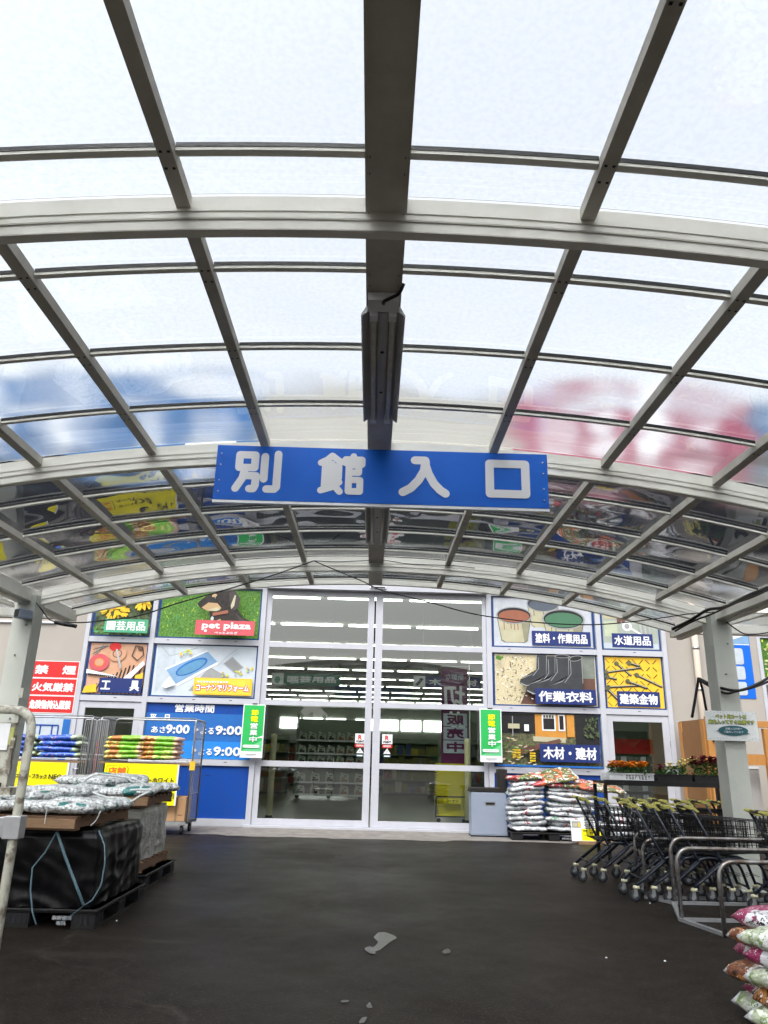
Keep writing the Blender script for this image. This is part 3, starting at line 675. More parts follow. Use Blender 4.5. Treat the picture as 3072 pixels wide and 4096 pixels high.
for i, x in enumerate(PX[1:-1]):
    for y0, y1 in segs:
        q = MB(); t = -math.asin(x/RAD_); ridge = abs(x) < .01
        wd = .205 if ridge else .07
        mat = M4.Translation((x,0,az(x))) @ M4.Rotation(-t,4,'Y')
        q.box((-wd/2,y0,-.045 if ridge else -.026),(wd/2,y1,.052), canopy_shaded, mat)
        if ridge:
            q.box((-wd/2+.012,y0,-.050),(-wd/2+.02,y1,-.0455), canopy_shaded, mat); q.box((wd/2-.02,y0,-.050),(wd/2-.012,y1,-.0455), canopy_shaded, mat)
        for ry in ribs_all:                     # screw heads where the ribs cross
            if y0+.05 < ry < y1-.05:
                for sy_ in (-.05,.05):
                    zb_ = -.049 if ridge else -.029
                    q.faces([mat @ V((dx_*.007+(.085 if ridge else .018),ry+sy_+dy_*.007,zb_)) for dx_, dy_ in ((-1,-1),(1,-1),(1,1),(-1,1))], [(0,1,2,3)], black_m)
                    q.faces([mat @ V((dx_*.007-(.085 if ridge else .018),ry+sy_+dy_*.007,zb_)) for dx_, dy_ in ((-1,-1),(1,-1),(1,1),(-1,1))], [(0,1,2,3)], black_m)
        q.build('ridge_beam' if ridge else 'purlin', can)
for x in (-EAVE, EAVE):
    q = MB(); z = az(EAVE); s_ = 1 if x > 0 else -1
    q.box((x-.05,YB,z-.10),(x+.05,YE+.04,z+.06), canopy_paint); q.box((min(x+s_*.052,x+s_*.13),YB,z-.13),(max(x+s_*.052,x+s_*.13),YE+.04,z-.02), canopy_paint)
    q.build('eave_beam', can)
ribs = [2.714+.858*k for k in range(-1,11)]
for y in ribs:
    if any(abs(y-a) < .12 for a in ARCH) or y > YE-.1: continue
    for i in range(len(PX)-1):
        pass
    q = MB()
    for i in range(len(PX)-1):
        h0 = .105 if abs(PX[i]) < .01 else .037; h1 = .105 if abs(PX[i+1]) < .01 else .037
        if i == 0: h0 = .052
        if i == len(PX)-2: h1 = .052
        arcbar(PX[i]+h0, PX[i+1]-h1, y-.017, y+.017, .012, .05, canopy_paint, 5, q)
        arcbar(PX[i]+h0, PX[i+1]-h1, y+.026, y+.031, .02, .052, canopy_paint, 5, q); arcbar(PX[i]+h0, PX[i+1]-h1, y-.020, y-.0172, .03, .054, black_m, 5, q)
    q.build('rib', can)
for i in range(len(PX)-1):
    for (y0, y1) in segs:
        q = MB(); n = 8; vs = []
        for k in range(n+1):
            x = PX[i]+.004+(PX[i+1]-PX[i]-.008)*k/n; z = az(x)+.0565
            vs += [V((x,y0+.003,z)),V((x,y1-.003,z)),V((x,y1-.003,z+.005)),V((x,y0+.003,z+.005))]
        fl = [(a*4, a*4+4, a*4+5, a*4+1) for a in range(n)]; ft = [(a*4+3, a*4+2, a*4+6, a*4+7) for a in range(n)]
        sd = [(a*4+1, a*4+5, a*4+6, a*4+2) for a in range(n)] + [(a*4, a*4+3, a*4+7, a*4+4) for a in range(n)] + [(0,1,2,3),(n*4+3,n*4+2,n*4+1,n*4)]
        bv = [q.bm.verts.new(v) for v in vs]
        for fs, m in ((fl, sh_u),(ft, sh_t),(sd, sh_t)):
            k_ = q.mi(m)
            for f in fs:
                fc = q.bm.faces.new([bv[j] for j in f]); fc.material_index = k_; fc.smooth = fs is not sd
                if fs is sd:
                    for e_ in fc.edges: e_.smooth = False
        q.build('roof_sheet', can)
for y in ARCH:
    for x in (-EAVE-.02, EAVE+.02):
        q = MB(); zt = az(EAVE)-.01
        q.box((x-.135,y-.13,GZ),(x+.135,y+.16,zt), post_paint); q.box((x-.17,y-.17,GZ),(x+.17,y+.20,GZ+.02), post_paint)
        s_ = 1 if x < 0 else -1; ix = x+s_*.1355
        for zz in (1.5,1.85,2.2,2.5,2.8): q.box((min(ix,ix+s_*.004),y-.06,zz),(max(ix,ix+s_*.004),y+.09,zz+.16), post_paint)
        for zz, dx in ((2.95,.05),(2.55,-.02),(1.75,.06)): q.tube([(x+dx,y-.13,zz),(x+dx+.01,y-.15,zz)], .012, grey_p, 6)
        q.build('post', can, .004)
# low flat side canopies left and right of the arch, along the shop front
def sidecan(s, label):
    rt = thing('side_canopy', label, 'canopy')
    zf = at(60,2367,10.1).z if s < 0 else at(3000,2437,10.1).z
    zb = at(130,2447,11.9).z if s < 0 else at(3000,2517,11.9).z
    x0, x1 = (-9.5,-4.95) if s < 0 else (4.95,9.5)
    q = MB(); q.box((x0,10.06,zf-.05),(x1,10.12,zf+.05), canopy_paint); q.build('front_beam', rt)
    xi = (-9.5, at(262,2450,11.9).x) if s < 0 else (at(2735,2505,11.9).x, 9.5)
    q = MB(); q.box((xi[0],11.85,zb-.07),(xi[1],11.97,zb+.05), canopy_paint); q.box((xi[0],11.846,zb-.10),(xi[1],11.98,zb-.071), canopy_shaded); q.build('gutter', rt)
    for k in range(4):
        xx = x0+.35+k*1.2 if s < 0 else x0+.6+k*1.2
        q = MB(); q.bar((xx,10.12,zf+.0),(xx,11.85,zb+.02), .06, .05, canopy_paint); q.build('joist', rt)
    q = MB()
    vs = [V((x0,10.06,zf+.06)),V((x1,10.06,zf+.06)),V((x1,11.95,zb+.06)),V((x0,11.95,zb+.06))]; vs += [v+V((0,0,.005)) for v in vs]
    bv = [q.bm.verts.new(v) for v in vs]
    for f, m in (((0,3,2,1),sh_u),((4,5,6,7),sh_t),((0,1,5,4),sh_t),((1,2,6,5),sh_t),((2,3,7,6),sh_t),((3,0,4,7),sh_t)):
        k_ = q.mi(m); fc = q.bm.faces.new([bv[j] for j in f]); fc.material_index = k_
    q.build('roof_sheet', rt)
sidecan(-1, 'low side canopy left of the arched roof along the shop front'); sidecan(1, 'low side canopy right of the arched roof along the shop front')
# twin tube lamps under the ridge
off_tube = pbr('unlit_tube',(.62,.62,.58),.35,0,(.45,.43,.38),18,.8); refl_m = pbr('grey_reflector',(.50,.50,.50),.4,0,(.38,.38,.38),5,.8)
def tubelamp(y0, y1, label):
    rt = thing('tube_lamp', label, 'lamp', (0,y0,ZR-.051)); L = y1-y0
    q = MB()
    q.prism([(-.10,0),(.10,0),(.132,-.06),(.124,-.066),(.085,-.03),(.03,-.03),(.03,-.05),(-.03,-.05),(-.03,-.03),(-.085,-.03),(-.124,-.066),(-.132,-.06)], 0, L, refl_m); q.build('reflector', rt)
    for sx in (-1,1):
        q = MB(); q.tube([(sx*.055,.05,-.06),(sx*.055,L-.05,-.06)], .0165, off_tube, 10); q.build('lamp_tube', rt)
    for yy in (0,L-.05):
        q = MB(); q.box((-.078,yy-.015,-.078),(-.032,yy+.05,-.028), white_p); q.box((.032,yy-.015,-.078),(.078,yy+.05,-.028), white_p); q.box((-.078,yy-.015,-.028),(.078,yy+.02,-.0005), white_p); q.build('lamp_holder', rt, .004)
    q = MB(); q.box((-.09,-.14,-.05),(.09,-.016,-.0005), white_p); q.build('junction_box', rt)
    q = MB(); q.tube(fillet([(0,-.10,-.05),(0,-.14,-.06),(.09,-.18,-.035),(.112,-.2,.02)],.03), .010, cable_m, 6); q.build('lamp_cable', rt)
    q = MB()
    for yy in (L*.3,L*.68): q.lathe([(0,-.055),(.013,-.054),(.013,-.05)], (0,yy,0), black_m, 8)
    q.build('screw', rt)
tubelamp(3.82, 5.30, 'grey twin tube lamp under the ridge between the two nearest arches')
tubelamp(7.35, 8.80, 'grey twin tube lamp under the ridge behind the blue entrance sign')
# blue entrance sign hung on the second arch
sy = 5.86; a = at(872,1780,sy); b = at(2194,2040,sy); sx0_, sx1_ = at(860,1900,sy).x, at(2192,1925,sy).x
q = Sheet(sy); q.rect(sx0_,sx1_,b.z+.012,a.z, sign_blue, .035)
q.box((sx0_-.004,sy+.004,b.z-.012),(sx1_+.004,sy+.04,b.z+.0118), steel)
zc = (a.z+b.z)/2+.015; hh = .165
def sg(cx, strokes, w):
    for st in strokes: q.stroke([(cx+x*hh, zc+z*hh) for x, z in st], w, white_p)
cxs = [at(px,1920,sy).x for px in (1032,1366,1694,2030)]
sg(cxs[0], [[(-1.02,.92),(-1.02,.22)],[(-1.02,.92),(-.22,.92),(-.22,.22)],[(-1.02,.22),(-.22,.22)],[(-.70,.2),(-.80,-.35),(-1.12,-.92)],[(-.75,-.22),(-.12,-.22),(-.14,-.75),(-.22,-.92),(-.42,-.92)],[(.28,.85),(.28,-.38)],[(.95,1.0),(.95,-.80),(.85,-.92),(.45,-.92)]], .066)
sg(cxs[1], [[(-.52,1.0),(-.75,.78),(-1.08,.60)],[(-.52,1.0),(-.15,.72),(.0,.66)],[(-.86,.42),(-.86,-.78)],[(-.86,.42),(-.16,.42),(-.16,-.22)],[(-.52,.55),(-.52,.42)],[(-.86,.1),(-.2,.1)],[(-.86,-.24),(-.16,-.24)],[(-1.04,-.9),(-.5,-.72)],[(-.55,-.45),(-.3,-.7),(-.08,-.95)],[(-.12,-.45),(-.32,-.55)],
   [(.58,1.0),(.58,.82)],[(.18,.62),(.18,.82),(1.02,.82),(1.02,.55)],[(.36,.5),(.36,-.92)],[(.36,.5),(.86,.5),(.86,.1)],[(.36,.1),(.86,.1)],[(.36,-.30),(.94,-.30),(.94,-.92),(.36,-.92)]], .058)
sg(cxs[2], [[(-.45,.88),(.08,.88),(.10,.70)],[(.1,.8),(.02,.3),(-.25,-.2),(-.65,-.65),(-1.05,-.88)],[(.1,.6),(.25,.15),(.55,-.4),(.85,-.72),(1.12,-.9)]], .072)
sg(cxs[3], [[(-.92,.82),(.92,.82),(.92,-.82),(-.92,-.82),(-.92,.82)]], .072)
q.y -= .0005
for xx in (sx0_+.04,sx1_-.04):
    for zz in (.42,.32,.18,.08): q.lathe([(0,q.y-.004-sy),(.007,q.y-.002-sy),(.007,0)], (xx,sy,b.z+zz), steel, 8, 'y')
sign = tag(q.build('hanging_sign'), 'long blue hanging sign with four large white characters under the canopy', 'sign')
q = MB()
for xx in (-1.1,1.1): q.box((xx-.02,sy+.041,az(xx)-.15),(xx+.02,6.044,az(xx)-.11), steel)
q.build('bracket', sign)
# small grey camera box on the left post
p = at(118,2462,9.9); pb_ = at(140,2466,9.9)
rt = thing('camera_box', 'small square grey box with a dark open front on the left post', 'camera', (p.x,9.905,p.z), RAD(-35))
q = MB(); q.box((-.055,-.19,-.06),(.075,.0,.065), bin_g); q.build('housing', rt, .012)
q = MB(); q.box((-.042,-.1925,-.048),(.062,-.1905,.052), black_m); q.build('dark_front', rt)
# cables
def cable(name, pts, r, label, Y=9.93, m=None, parent=None):
    q = MB(); P = [at(p[0],p[1],p[2] if len(p) > 2 else Y) for p in pts]
    # smooth by Catmull-Rom
    out = []
    for i in range(len(P)-1):
        p0 = P[max(i-1,0)]; p1 = P[i]; p2 = P[i+1]; p3 = P[min(i+2,len(P)-1)]
        for t in range(6):
            t /= 6; out.append(.5*((2*p1)+(p2-p0)*t+(2*p0-5*p1+4*p2-p3)*t*t+(-p0+3*p1-3*p2+p3)*t**3))
    out.append(P[-1]); q.tube(out, r, m or cable_m, 6)
    return tag(q.build(name), label, 'cable')
cable('power_cable', [(0,2325),(60,2355),(112,2380),(160,2430),(195,2475),(230,2487),(330,2490),(430,2480),(560,2462),(720,2410),(900,2360),(1100,2298),(1180,2270),(1256,2243)], .009, 'thin black cable swagged from the left post up to the third arch')
q_ = cable('power_cable', [(1256,2243),(1330,2275),(1450,2325),(1530,2362),(1700,2404),(1860,2448),(1980,2470),(2150,2490),(2330,2499),(2480,2492),(2640,2472),(2760,2455),(2880,2447)], .008, 'thin black cable sagging from the third arch to the right post')
cable('power_cable', [(1256,2243),(1340,2247),(1430,2244),(1510,2240),(1560,2244),(1640,2256),(1800,2262),(1900,2272)], .006, 'thin dark wire clipped along the top of the third arch')
cable('cable_bundle', [(2690,2517,9.9),(2760,2482,9.6),(2830,2440,9.3),(2900,2428,8.9),(3000,2380,8.0),(3072,2352,7.4),(3200,2290,6.4)], .020, 'thick bundle of black cables tied along the right eave')
cable('cable_bundle', [(2700,2525,9.92),(2770,2486,9.7),(2850,2455,9.4),(2935,2415,8.8),(3010,2388,8.0),(3090,2350,7.2)], .012, 'thinner black cables sagging below the thick bundle at the right eave')
cable('power_cable', [(220,2488),(250,2496),(290,2502),(305,2506)], .028, 'short fat wrapped coil of black cable beside the left post')
cable('power_cable', [(2892,2452),(2905,2485),(2935,2510),(2980,2536),(3030,2536),(3080,2528)], .009, 'black wire drooping to the side from the top of the right post', 9.86)
cable('power_cable', [(2768,2870,10.6),(2790,2740,10.6),(2793,2717,10.6),(2800,2716,10.6),(2840,2736,10.2),(2900,2756,9.85),(2955,2762,9.85),(3010,2745,9.85),(3072,2712,9.85),(3150,2660,9.85)], .019, 'thick black cable looping over a peak and past the right post')
cable('power_cable', [(2826,2845,10.6),(2812,2770,10.6),(2800,2720,10.6),(2793,2716,10.6),(2830,2740,10.3),(2900,2772,9.85),(2950,2764,9.85),(3010,2750,9.85),(3072,2727,9.85),(3150,2690,9.85)], .017, 'second thick black cable hanging beside the looped one at the right post')
# ------------------------------------------------------------ wall fittings
rt = thing('downpipe', 'beige round rainwater downpipe on the wall right of the glazing', 'downpipe', (7.19,FY-.12,0))
q = MB(); q.tube([(0,0,.0),(0,0,5.3)], .072, pbr('beige_pipe',(.44,.38,.32),.5), 14); q.build('pipe', rt)
for zz in (2.95,3.85):
    q = MB(); q.lathe([(.074,0),(.082,0),(.082,.05),(.074,.05)], (0,0,zz), steel, 14); q.box((-.01,.07,zz+.01),(.01,.12,zz+.04), steel); q.build('pipe_clamp', rt)
q = MB(); q.tube([(-9,FY-.04,at(60,2488,FY).z),(-7.1,FY-.04,at(60,2488,FY).z)], .03, white_p); tag(q.build('wall_conduit'), 'thin white pipe running across the wall at the far left', 'pipe')
# ------------------------------------------------------------ posters in the glazed bay
PY = FY-.005
def poster(x0, x1, z0, z1, base, border=.035):
    q = Sheet(PY); q.rect(x0+.002,x1-.002,z0+.002,z1-.002, navy2 if border else base, .02)
    if border: q.rect(x0+.06,x1-border,z0+border*.8,z1-border*.6, base)
    return q
def lab(q, x0, x1, z0, z1, m, txt, bold=.007, pad=.12):
    q.rect(x0,x1,z0,z1,m, .004); w_, h_ = x1-x0, z1-z0; q.text(txt, x0+w_*.06, x1-w_*.06, z0+h_*.17, z1-h_*.17, white_p, bold)
pr = random.Random(21)
# garden
q = poster(-6.325,-4.99,3.80,4.94, garden_p)
for cx, cz, r in ((-5.85,4.42,.30),(-5.2,4.62,.24),(-5.5,4.85,.16)):
    for k in range(46):
        a = pr.uniform(0,2*pi); d = r*math.sqrt(pr.random()); q.ell(min(max(cx+d*cos(a),-6.18),-5.08), min(cz+d*sin(a)*.8,4.86), .075, .028, petal_p if k%3 else yellow_l, 8, a)
for k in range(30): q.ell(pr.uniform(-6.2,-5.05), pr.uniform(3.84,4.0), .06,.018, green_l if k%2 else grass_p, 6, pr.uniform(-1,1))
lab(q,-5.97,-5.01,3.86,4.16, green_l, '園芸用品', .006)
tag(q.build('poster'), 'poster of yellow flowers with a green label, topmost left of the glazed bay', 'poster')
# tools
q = poster(-6.325,-4.99,2.525,3.665, tan_p)
for k in range(15): q.poly([(-6.25+k*.085,2.56),(-6.22+k*.085,2.56),(-6.10+k*.085,2.56+min(.62,.16+k*.05)),(-6.13+k*.085,2.56+min(.62,.16+k*.05))], black_p)
for k in range(7): q.stroke([(-6.2,3.25+k*.05),(-6.02+k*.035,3.6)], .012, black_p if k%2 else grey_p)
for cx, cz, r, m in ((-5.66,3.42,.2,tan_p),(-6.03,3.22,.22,pink_red)):
    q.ell(cx,cz,r,r*.85,m); q.ell(cx,cz,r*.52,r*.45,orange_p if m is pink_red else wood_p); q.ell(cx,cz,r*.42,r*.36,tan_p)
q.ell(-5.72,3.57,.13,.09,red_p); q.stroke([(-5.68,3.5),(-5.55,3.12)], .045, steel)
q.stroke([(-5.33,3.38),(-5.2,3.28),(-5.08,3.40),(-5.12,3.58),(-5.27,3.6),(-5.33,3.38)], .02, black_p); q.ell(-5.17,3.55,.05,.045,wood_p)
q.poly([(-6.28,3.07),(-5.6,2.93),(-5.65,2.9),(-6.28,2.98)], white_p)
for k in range(14): q.poly([(-6.25+k*.045,2.98-.004*k),(-6.20+k*.045,2.98-.004*k),(-6.225+k*.045,2.93-.003*k)], black_p)
q.poly([(-5.5,2.85),(-5.06,3.27),(-5.02,3.2),(-5.35,2.82)], white_p); q.poly([(-6.3,2.56),(-6.0,2.58),(-6.02,2.76),(-6.26,2.7)], yellow_l); q.poly([(-5.2,2.95),(-5.03,3.02),(-5.03,2.88),(-5.2,2.85)], yellow_l)
lab(q,-5.96,-5.03,2.575,2.89, navy, '工　　具', .008)
tag(q.build('poster'), 'poster of tools with a navy label, above the left side door', 'poster')
# pet
q = poster(-4.875,-2.56,3.80,4.94, grass_p)
for k in range(260): 
    x = pr.uniform(-4.78,-2.64); q.ell(x, pr.uniform(3.86,4.86), pr.uniform(.02,.055), .006, (green_l, lime, grass_p, garden_p)[k%4] if x < -3.6 or k%3 else grass_p, 5, pr.uniform(.6,2.4))
fur = pbr('dog_fur_print',(.012,.010,.010),.5,0,(.035,.028,.025),14,.7); fur2 = pbr('dog_sheen_print',(.05,.042,.04),.5)
q.poly([(-3.62,3.86),(-3.60,4.10),(-3.66,4.34),(-3.55,4.50),(-3.15,4.55),(-3.02,4.40),(-2.92,4.25),(-2.66,4.14),(-2.62,3.86)], fur)
q.poly([(-3.10,4.35),(-2.92,4.22),(-2.70,4.14),(-2.95,4.12)], fur2)
q.ell(-3.36,4.66,.30,.25,fur,22,.1); q.poly([(-3.92,4.56),(-3.80,4.68),(-3.55,4.80),(-3.30,4.55),(-3.42,4.38),(-3.66,4.36),(-3.85,4.42),(-3.93,4.50)], fur)
q.poly([(-3.84,4.44),(-3.70,4.56),(-3.50,4.55),(-3.40,4.44),(-3.50,4.37),(-3.70,4.37)], skin_p); q.poly([(-3.70,4.40),(-3.50,4.46),(-3.42,4.40),(-3.55,4.37)], bucket_p)
q.ell(-3.89,4.52,.045,.04,black_p); q.ell(-3.58,4.72,.06,.035,skin_p,14,.3); q.ell(-3.55,4.66,.028,.024,black_p); q.ell(-3.557,4.668,.008,.007,white_p,8)
q.poly([(-3.26,4.80),(-3.12,4.84),(-3.00,4.66),(-3.02,4.45),(-3.12,4.38),(-3.22,4.52)], fur2); q.poly([(-3.20,4.50),(-3.13,4.74),(-3.10,4.74),(-3.12,4.50),(-3.18,4.42)], bucket_p)
q.poly([(-3.58,4.33),(-3.25,4.40),(-3.24,4.33),(-3.58,4.26)], rust_p); q.ell(-3.58,4.20,.035,.05,steel); q.poly([(-3.58,4.12),(-3.40,4.20),(-3.32,4.02),(-3.5,3.98)], skin_p); q.poly([(-3.52,4.06),(-3.44,4.12),(-3.40,4.04)], white_p)
lab(q,-3.93,-2.63,3.845,4.165, pink_red, '', 0)
q.text('pet plaza', -3.78,-2.72,3.95,4.12, white_p, .009); q.text('ぺっとぷらざ', -3.5,-3.0,3.87,3.92, white_p, .002)
q.ell(-3.70,3.93,.032,.03,white_p)
tag(q.build('poster'), 'poster of a black and tan dog on grass with a rose label', 'poster')
# bathroom
q = poster(-4.875,-2.56,2.525,3.665, pbr('bath_print',(.42,.48,.54),.45,0,(.50,.55,.60),3,.8))
q.poly([(-4.75,2.58),(-4.35,3.1),(-4.4,3.6),(-4.78,3.62)], pale_blue); q.stroke([(-4.7,3.6),(-4.5,3.4),(-3.9,3.6)], .012, grey_p)
q.poly([(-4.02,2.66),(-3.3,2.66),(-2.95,2.85),(-3.60,3.19)], grey_p)
q.poly([(-4.55,3.10),(-3.68,3.52),(-3.44,3.30),(-4.30,2.80)], lt_blue); q.poly([(-4.58,3.12),(-3.68,3.55),(-3.68,3.52),(-4.55,3.10)], white_p); q.poly([(-4.30,2.80),(-3.44,3.30),(-3.43,3.25),(-4.27,2.75)], white_p)
q.ell(-4.0,3.18,.37,.13,mid_blue,24,.47); q.ell(-4.0,3.17,.33,.10,pbr('bath_water_print',(.10,.27,.46),.3),24,.47)
q.poly([(-3.30,3.27),(-3.12,3.42),(-2.86,3.20),(-3.05,3.08)], grey_p); q.poly([(-3.27,3.27),(-3.12,3.39),(-2.9,3.2),(-3.05,3.11)], pbr('mirror_print',(.24,.25,.26),.3))
for x, z in ((-2.72,3.14),(-2.95,3.06),(-3.25,3.04),(-4.2,3.46),(-4.08,3.48)):
    for k in range(8): q.ell(x+pr.uniform(-.07,.07), z+pr.uniform(-.05,.05), .03,.015, lime if k%3==0 else yellow_l if k%3==1 else grey_p, 6, pr.uniform(0,3))
q.stroke([(-3.42,3.2),(-3.2,3.45),(-3.02,3.58)], .01, grey_p); q.poly([(-4.6,2.75),(-4.45,2.95),(-4.3,2.78),(-4.5,2.7)], white_p)
q.rect(-3.90,-2.63,2.585,2.945, yellow_l); q.rect(-3.86,-2.68,2.61,2.92, pbr('gold_print',(.80,.58,.06),.5))
q.text('コーナンでリフォーム', -3.84,-2.70,2.67,2.80, red_p, .022); q.text('コーナンでリフォーム', -3.84,-2.70,2.67,2.80, white_p, .007)
for k in range(11): q.ell(-3.80+k*.062,2.86,.022,.022,white_p,10); 
tag(q.build('poster'), 'poster of a blue bathtub seen from above with a yellow label', 'poster')
# opening hours
q = poster(-4.875,-2.56,1.26,2.395, mid_blue, 0); q.rect(-4.87,-2.565,2.19,2.39, blue_p)
q.rect(-4.87,-2.565,1.265,1.62, pbr('hours_lower_blue',(.02,.20,.60),.4))
q.text('営業時間', -4.26,-3.42,2.215,2.37, white_p, .006); q.text('平　日', -4.78,-4.36,2.02,2.15, white_p, .005)
q.text('あさ', -4.72,-4.42,1.77,1.90, white_p, .004); q.text('9:00', -4.40,-3.91,1.77,1.94, white_p, .010)
q.poly([(-3.80,1.78),(-3.70,1.85),(-3.80,1.93)], white_p); q.text('よる', -3.66,-3.38,1.77,1.90, white_p, .004); q.text('9:00', -3.34,-2.78,1.77,1.94, white_p, .010)
q.poly([(-3.80,1.36),(-3.70,1.43),(-3.80,1.51)], white_p); q.text('よる', -3.66,-3.38,1.34,1.47, white_p, .004); q.text('9:00', -3.34,-2.78,1.34,1.51, white_p, .010)
tag(q.build('notice_board'), 'blue opening hours board with white figures above the plain blue panel', 'notice board')
# paint
q = poster(2.64,4.98,3.80,4.94, pbr('paint_backdrop_print',(.50,.53,.58),.5))
def bucket(cx, cz, w_, h_, paint):
    q.poly([(cx-w_*.5,cz),(cx-w_*.38,cz-h_),(cx-w_*.3,cz-h_*1.08),(cx+w_*.3,cz-h_*1.08),(cx+w_*.38,cz-h_),(cx+w_*.5,cz)], bucket_p)
    for k in range(7):
        x = cx-w_*.3+w_*.1*k; q.stroke([(x,cz-h_*.1),(x+.01,cz-h_*(.25+.35*pr.random()))], .018, paint)
    q.stroke([(cx-w_*.5,cz),(cx-w_*.37,cz-h_),(cx-w_*.28,cz-h_*1.08)], .012, soil_p); q.stroke([(cx+w_*.5,cz),(cx+w_*.37,cz-h_),(cx+w_*.28,cz-h_*1.08)], .012, soil_p); q.poly([(cx+w_*.2,cz-.1),(cx+w_*.48,cz-.05),(cx+w_*.37,cz-h_),(cx+w_*.28,cz-h_*1.07)], pbr('bucket_shade_print',(.26,.25,.17),.5))
    q.ell(cx,cz,w_*.52,w_*.25,grey_p); q.ell(cx,cz,w_*.48,w_*.22,black_p); q.ell(cx,cz-.02,w_*.45,w_*.18,paint)
bucket(3.83,4.80,.72,.5,pbr('slate_paint_print',(.10,.12,.16),.5)); bucket(3.16,4.52,.78,.56,rust_p); bucket(4.28,4.46,.94,.52,greenpaint_p)
q.rect(4.92,4.945,3.84,4.9,navy2)
lab(q,3.55,4.87,3.86,4.18, navy, '塗料・作業用品', .006)
tag(q.build('poster'), 'poster of open paint buckets with a navy label', 'poster')
# boots
q = poster(2.64,4.98,2.525,3.665, gravel_p)
q.poly([(3.25,2.57),(3.45,3.0),(4.3,3.2),(4.92,3.2),(4.92,2.57)], wood_p); q.poly([(4.3,3.64),(4.93,3.64),(4.93,3.15),(4.2,3.15)], pbr('grey_green_ground_print',(.14,.16,.14),.5,0,(.2,.22,.19),8,.8))
for k in range(90): q.ell(pr.uniform(2.74,3.5), pr.uniform(2.6,3.58), .03,.01, (soil_p,white_p,wood_p)[k%3], 5, pr.uniform(0,3))
for k in range(8): q.ell(pr.uniform(2.72,2.85), pr.uniform(3.5,3.58), .05,.03, grass_p, 6)
def boot(x, z, s, w_):
    q.poly([(x-.012,z+.66*s),(x,z+.66*s),(x-.01,z+.34*s),(x-.14*s,z+.235*s),(x-.38*s,z+.135*s),(x-.14*s,z+.215*s),(x-.025*s,z+.33*s)], grey_p)
    q.poly([(x,z+.66*s),(x+w_,z+.66*s),(x+w_*1.02,z+.18*s),(x+w_*.98,z),(x-.28*s,z-.02*s),(x-.40*s,z+.03*s),(x-.38*s,z+.12*s),(x-.14*s,z+.22*s),(x-.02*s,z+.34*s)], boot_p)
    q.stroke([(x+.03,z+.6*s),(x+.03,z+.36*s),(x-.1*s,z+.2*s)], .012, grey_p); q.stroke([(x+w_*.99,z+.64*s),(x+w_,z+.2*s)], .012, grey_p)
    q.poly([(x+w_*.98,z),(x-.28*s,z-.02*s),(x-.38*s,z+.03*s),(x-.38*s,z+.05*s),(x-.26*s,z+.0),(x+w_*.98,z+.025*s)], grey_p)
boot(3.62,2.97,1.0,.22); boot(3.84,2.80,1.22,.26); boot(4.03,2.84,1.18,.3); boot(4.33,2.80,1.2,.28)
q.ell(4.18,3.61,.17,.04,grey_p); q.ell(4.18,3.61,.15,.028,black_p); q.ell(4.48,3.57,.15,.06,grey_p,20,.2); q.ell(4.48,3.57,.135,.048,black_p,20,.2)
lab(q,3.55,4.88,2.575,2.90, navy, '作業衣料', .008)
tag(q.build('poster'), 'poster of black rubber boots on gravel with a navy label', 'poster')
# plumbing
q = poster(5.105,6.455,3.80,4.94, pbr('kitchen_print',(.26,.30,.26),.5,0,(.36,.40,.35),4,.8))
q.rect(5.17,6.4,3.84,3.96, pale_blue); q.rect(5.2,5.5,4.1,4.45, pbr('pale_green_print',(.45,.50,.36),.5)); q.rect(5.18,5.62,4.5,4.62,bucket_p); q.rect(5.5,5.7,4.42,4.52,wood_p)
for k in range(6): q.stroke([(6.0+k*.05,4.12),(5.95+k*.05,4.6)], .02, steel if k%2 else grey_p)
q.stroke([(5.6,4.42),(6.05,4.15)], .04, white_p); q.ell(5.72,4.34,.11,.11,white_p); q.ell(5.72,4.34,.06,.06,grey_p)
lab(q,5.36,6.28,3.865,4.175, navy, '水道用品', .006)
tag(q.build('poster'), 'poster of plumbing fittings with a navy label, topmost right of the glazed bay', 'poster')
# fasteners
q = poster(5.105,6.455,2.525,3.665, yellow_l)
for i in range(9):
    for j in range(7):
        x = 5.22+i*.15; z = 2.62+j*.155
        a = .5 if (i+j)%2 else -.5
        if 5.2 < x < 6.38: q.stroke([(x-.04,z-.04*a*2),(x+.04,z+.04*a*2)], .014, black_p)
for (x0,z0,x1,z1,w_) in ((5.42,3.5,5.72,3.25,.05),(5.18,3.30,5.95,3.42,.05),(5.85,3.26,6.38,3.02,.05),(5.2,2.98,5.9,3.03,.045),(5.18,3.2,5.38,3.16,.05),(5.64,3.12,6.05,2.98,.05),(5.17,2.95,5.5,2.62,.06),(5.7,3.52,5.92,3.46,.05)):
    q.stroke([(x0,z0),(x1,z1)], w_, black_p); q.stroke([(x0,z0+.012),(x1,z1+.012)], w_*.35, bucket_p); q.ell(x0,z0,.055,.05,soil_p,10)
lab(q,5.38,6.32,2.575,2.90, navy, '建築金物', .007)
tag(q.build('poster'), 'poster of bolts on yellow plate with a navy label, above the right side door', 'poster')
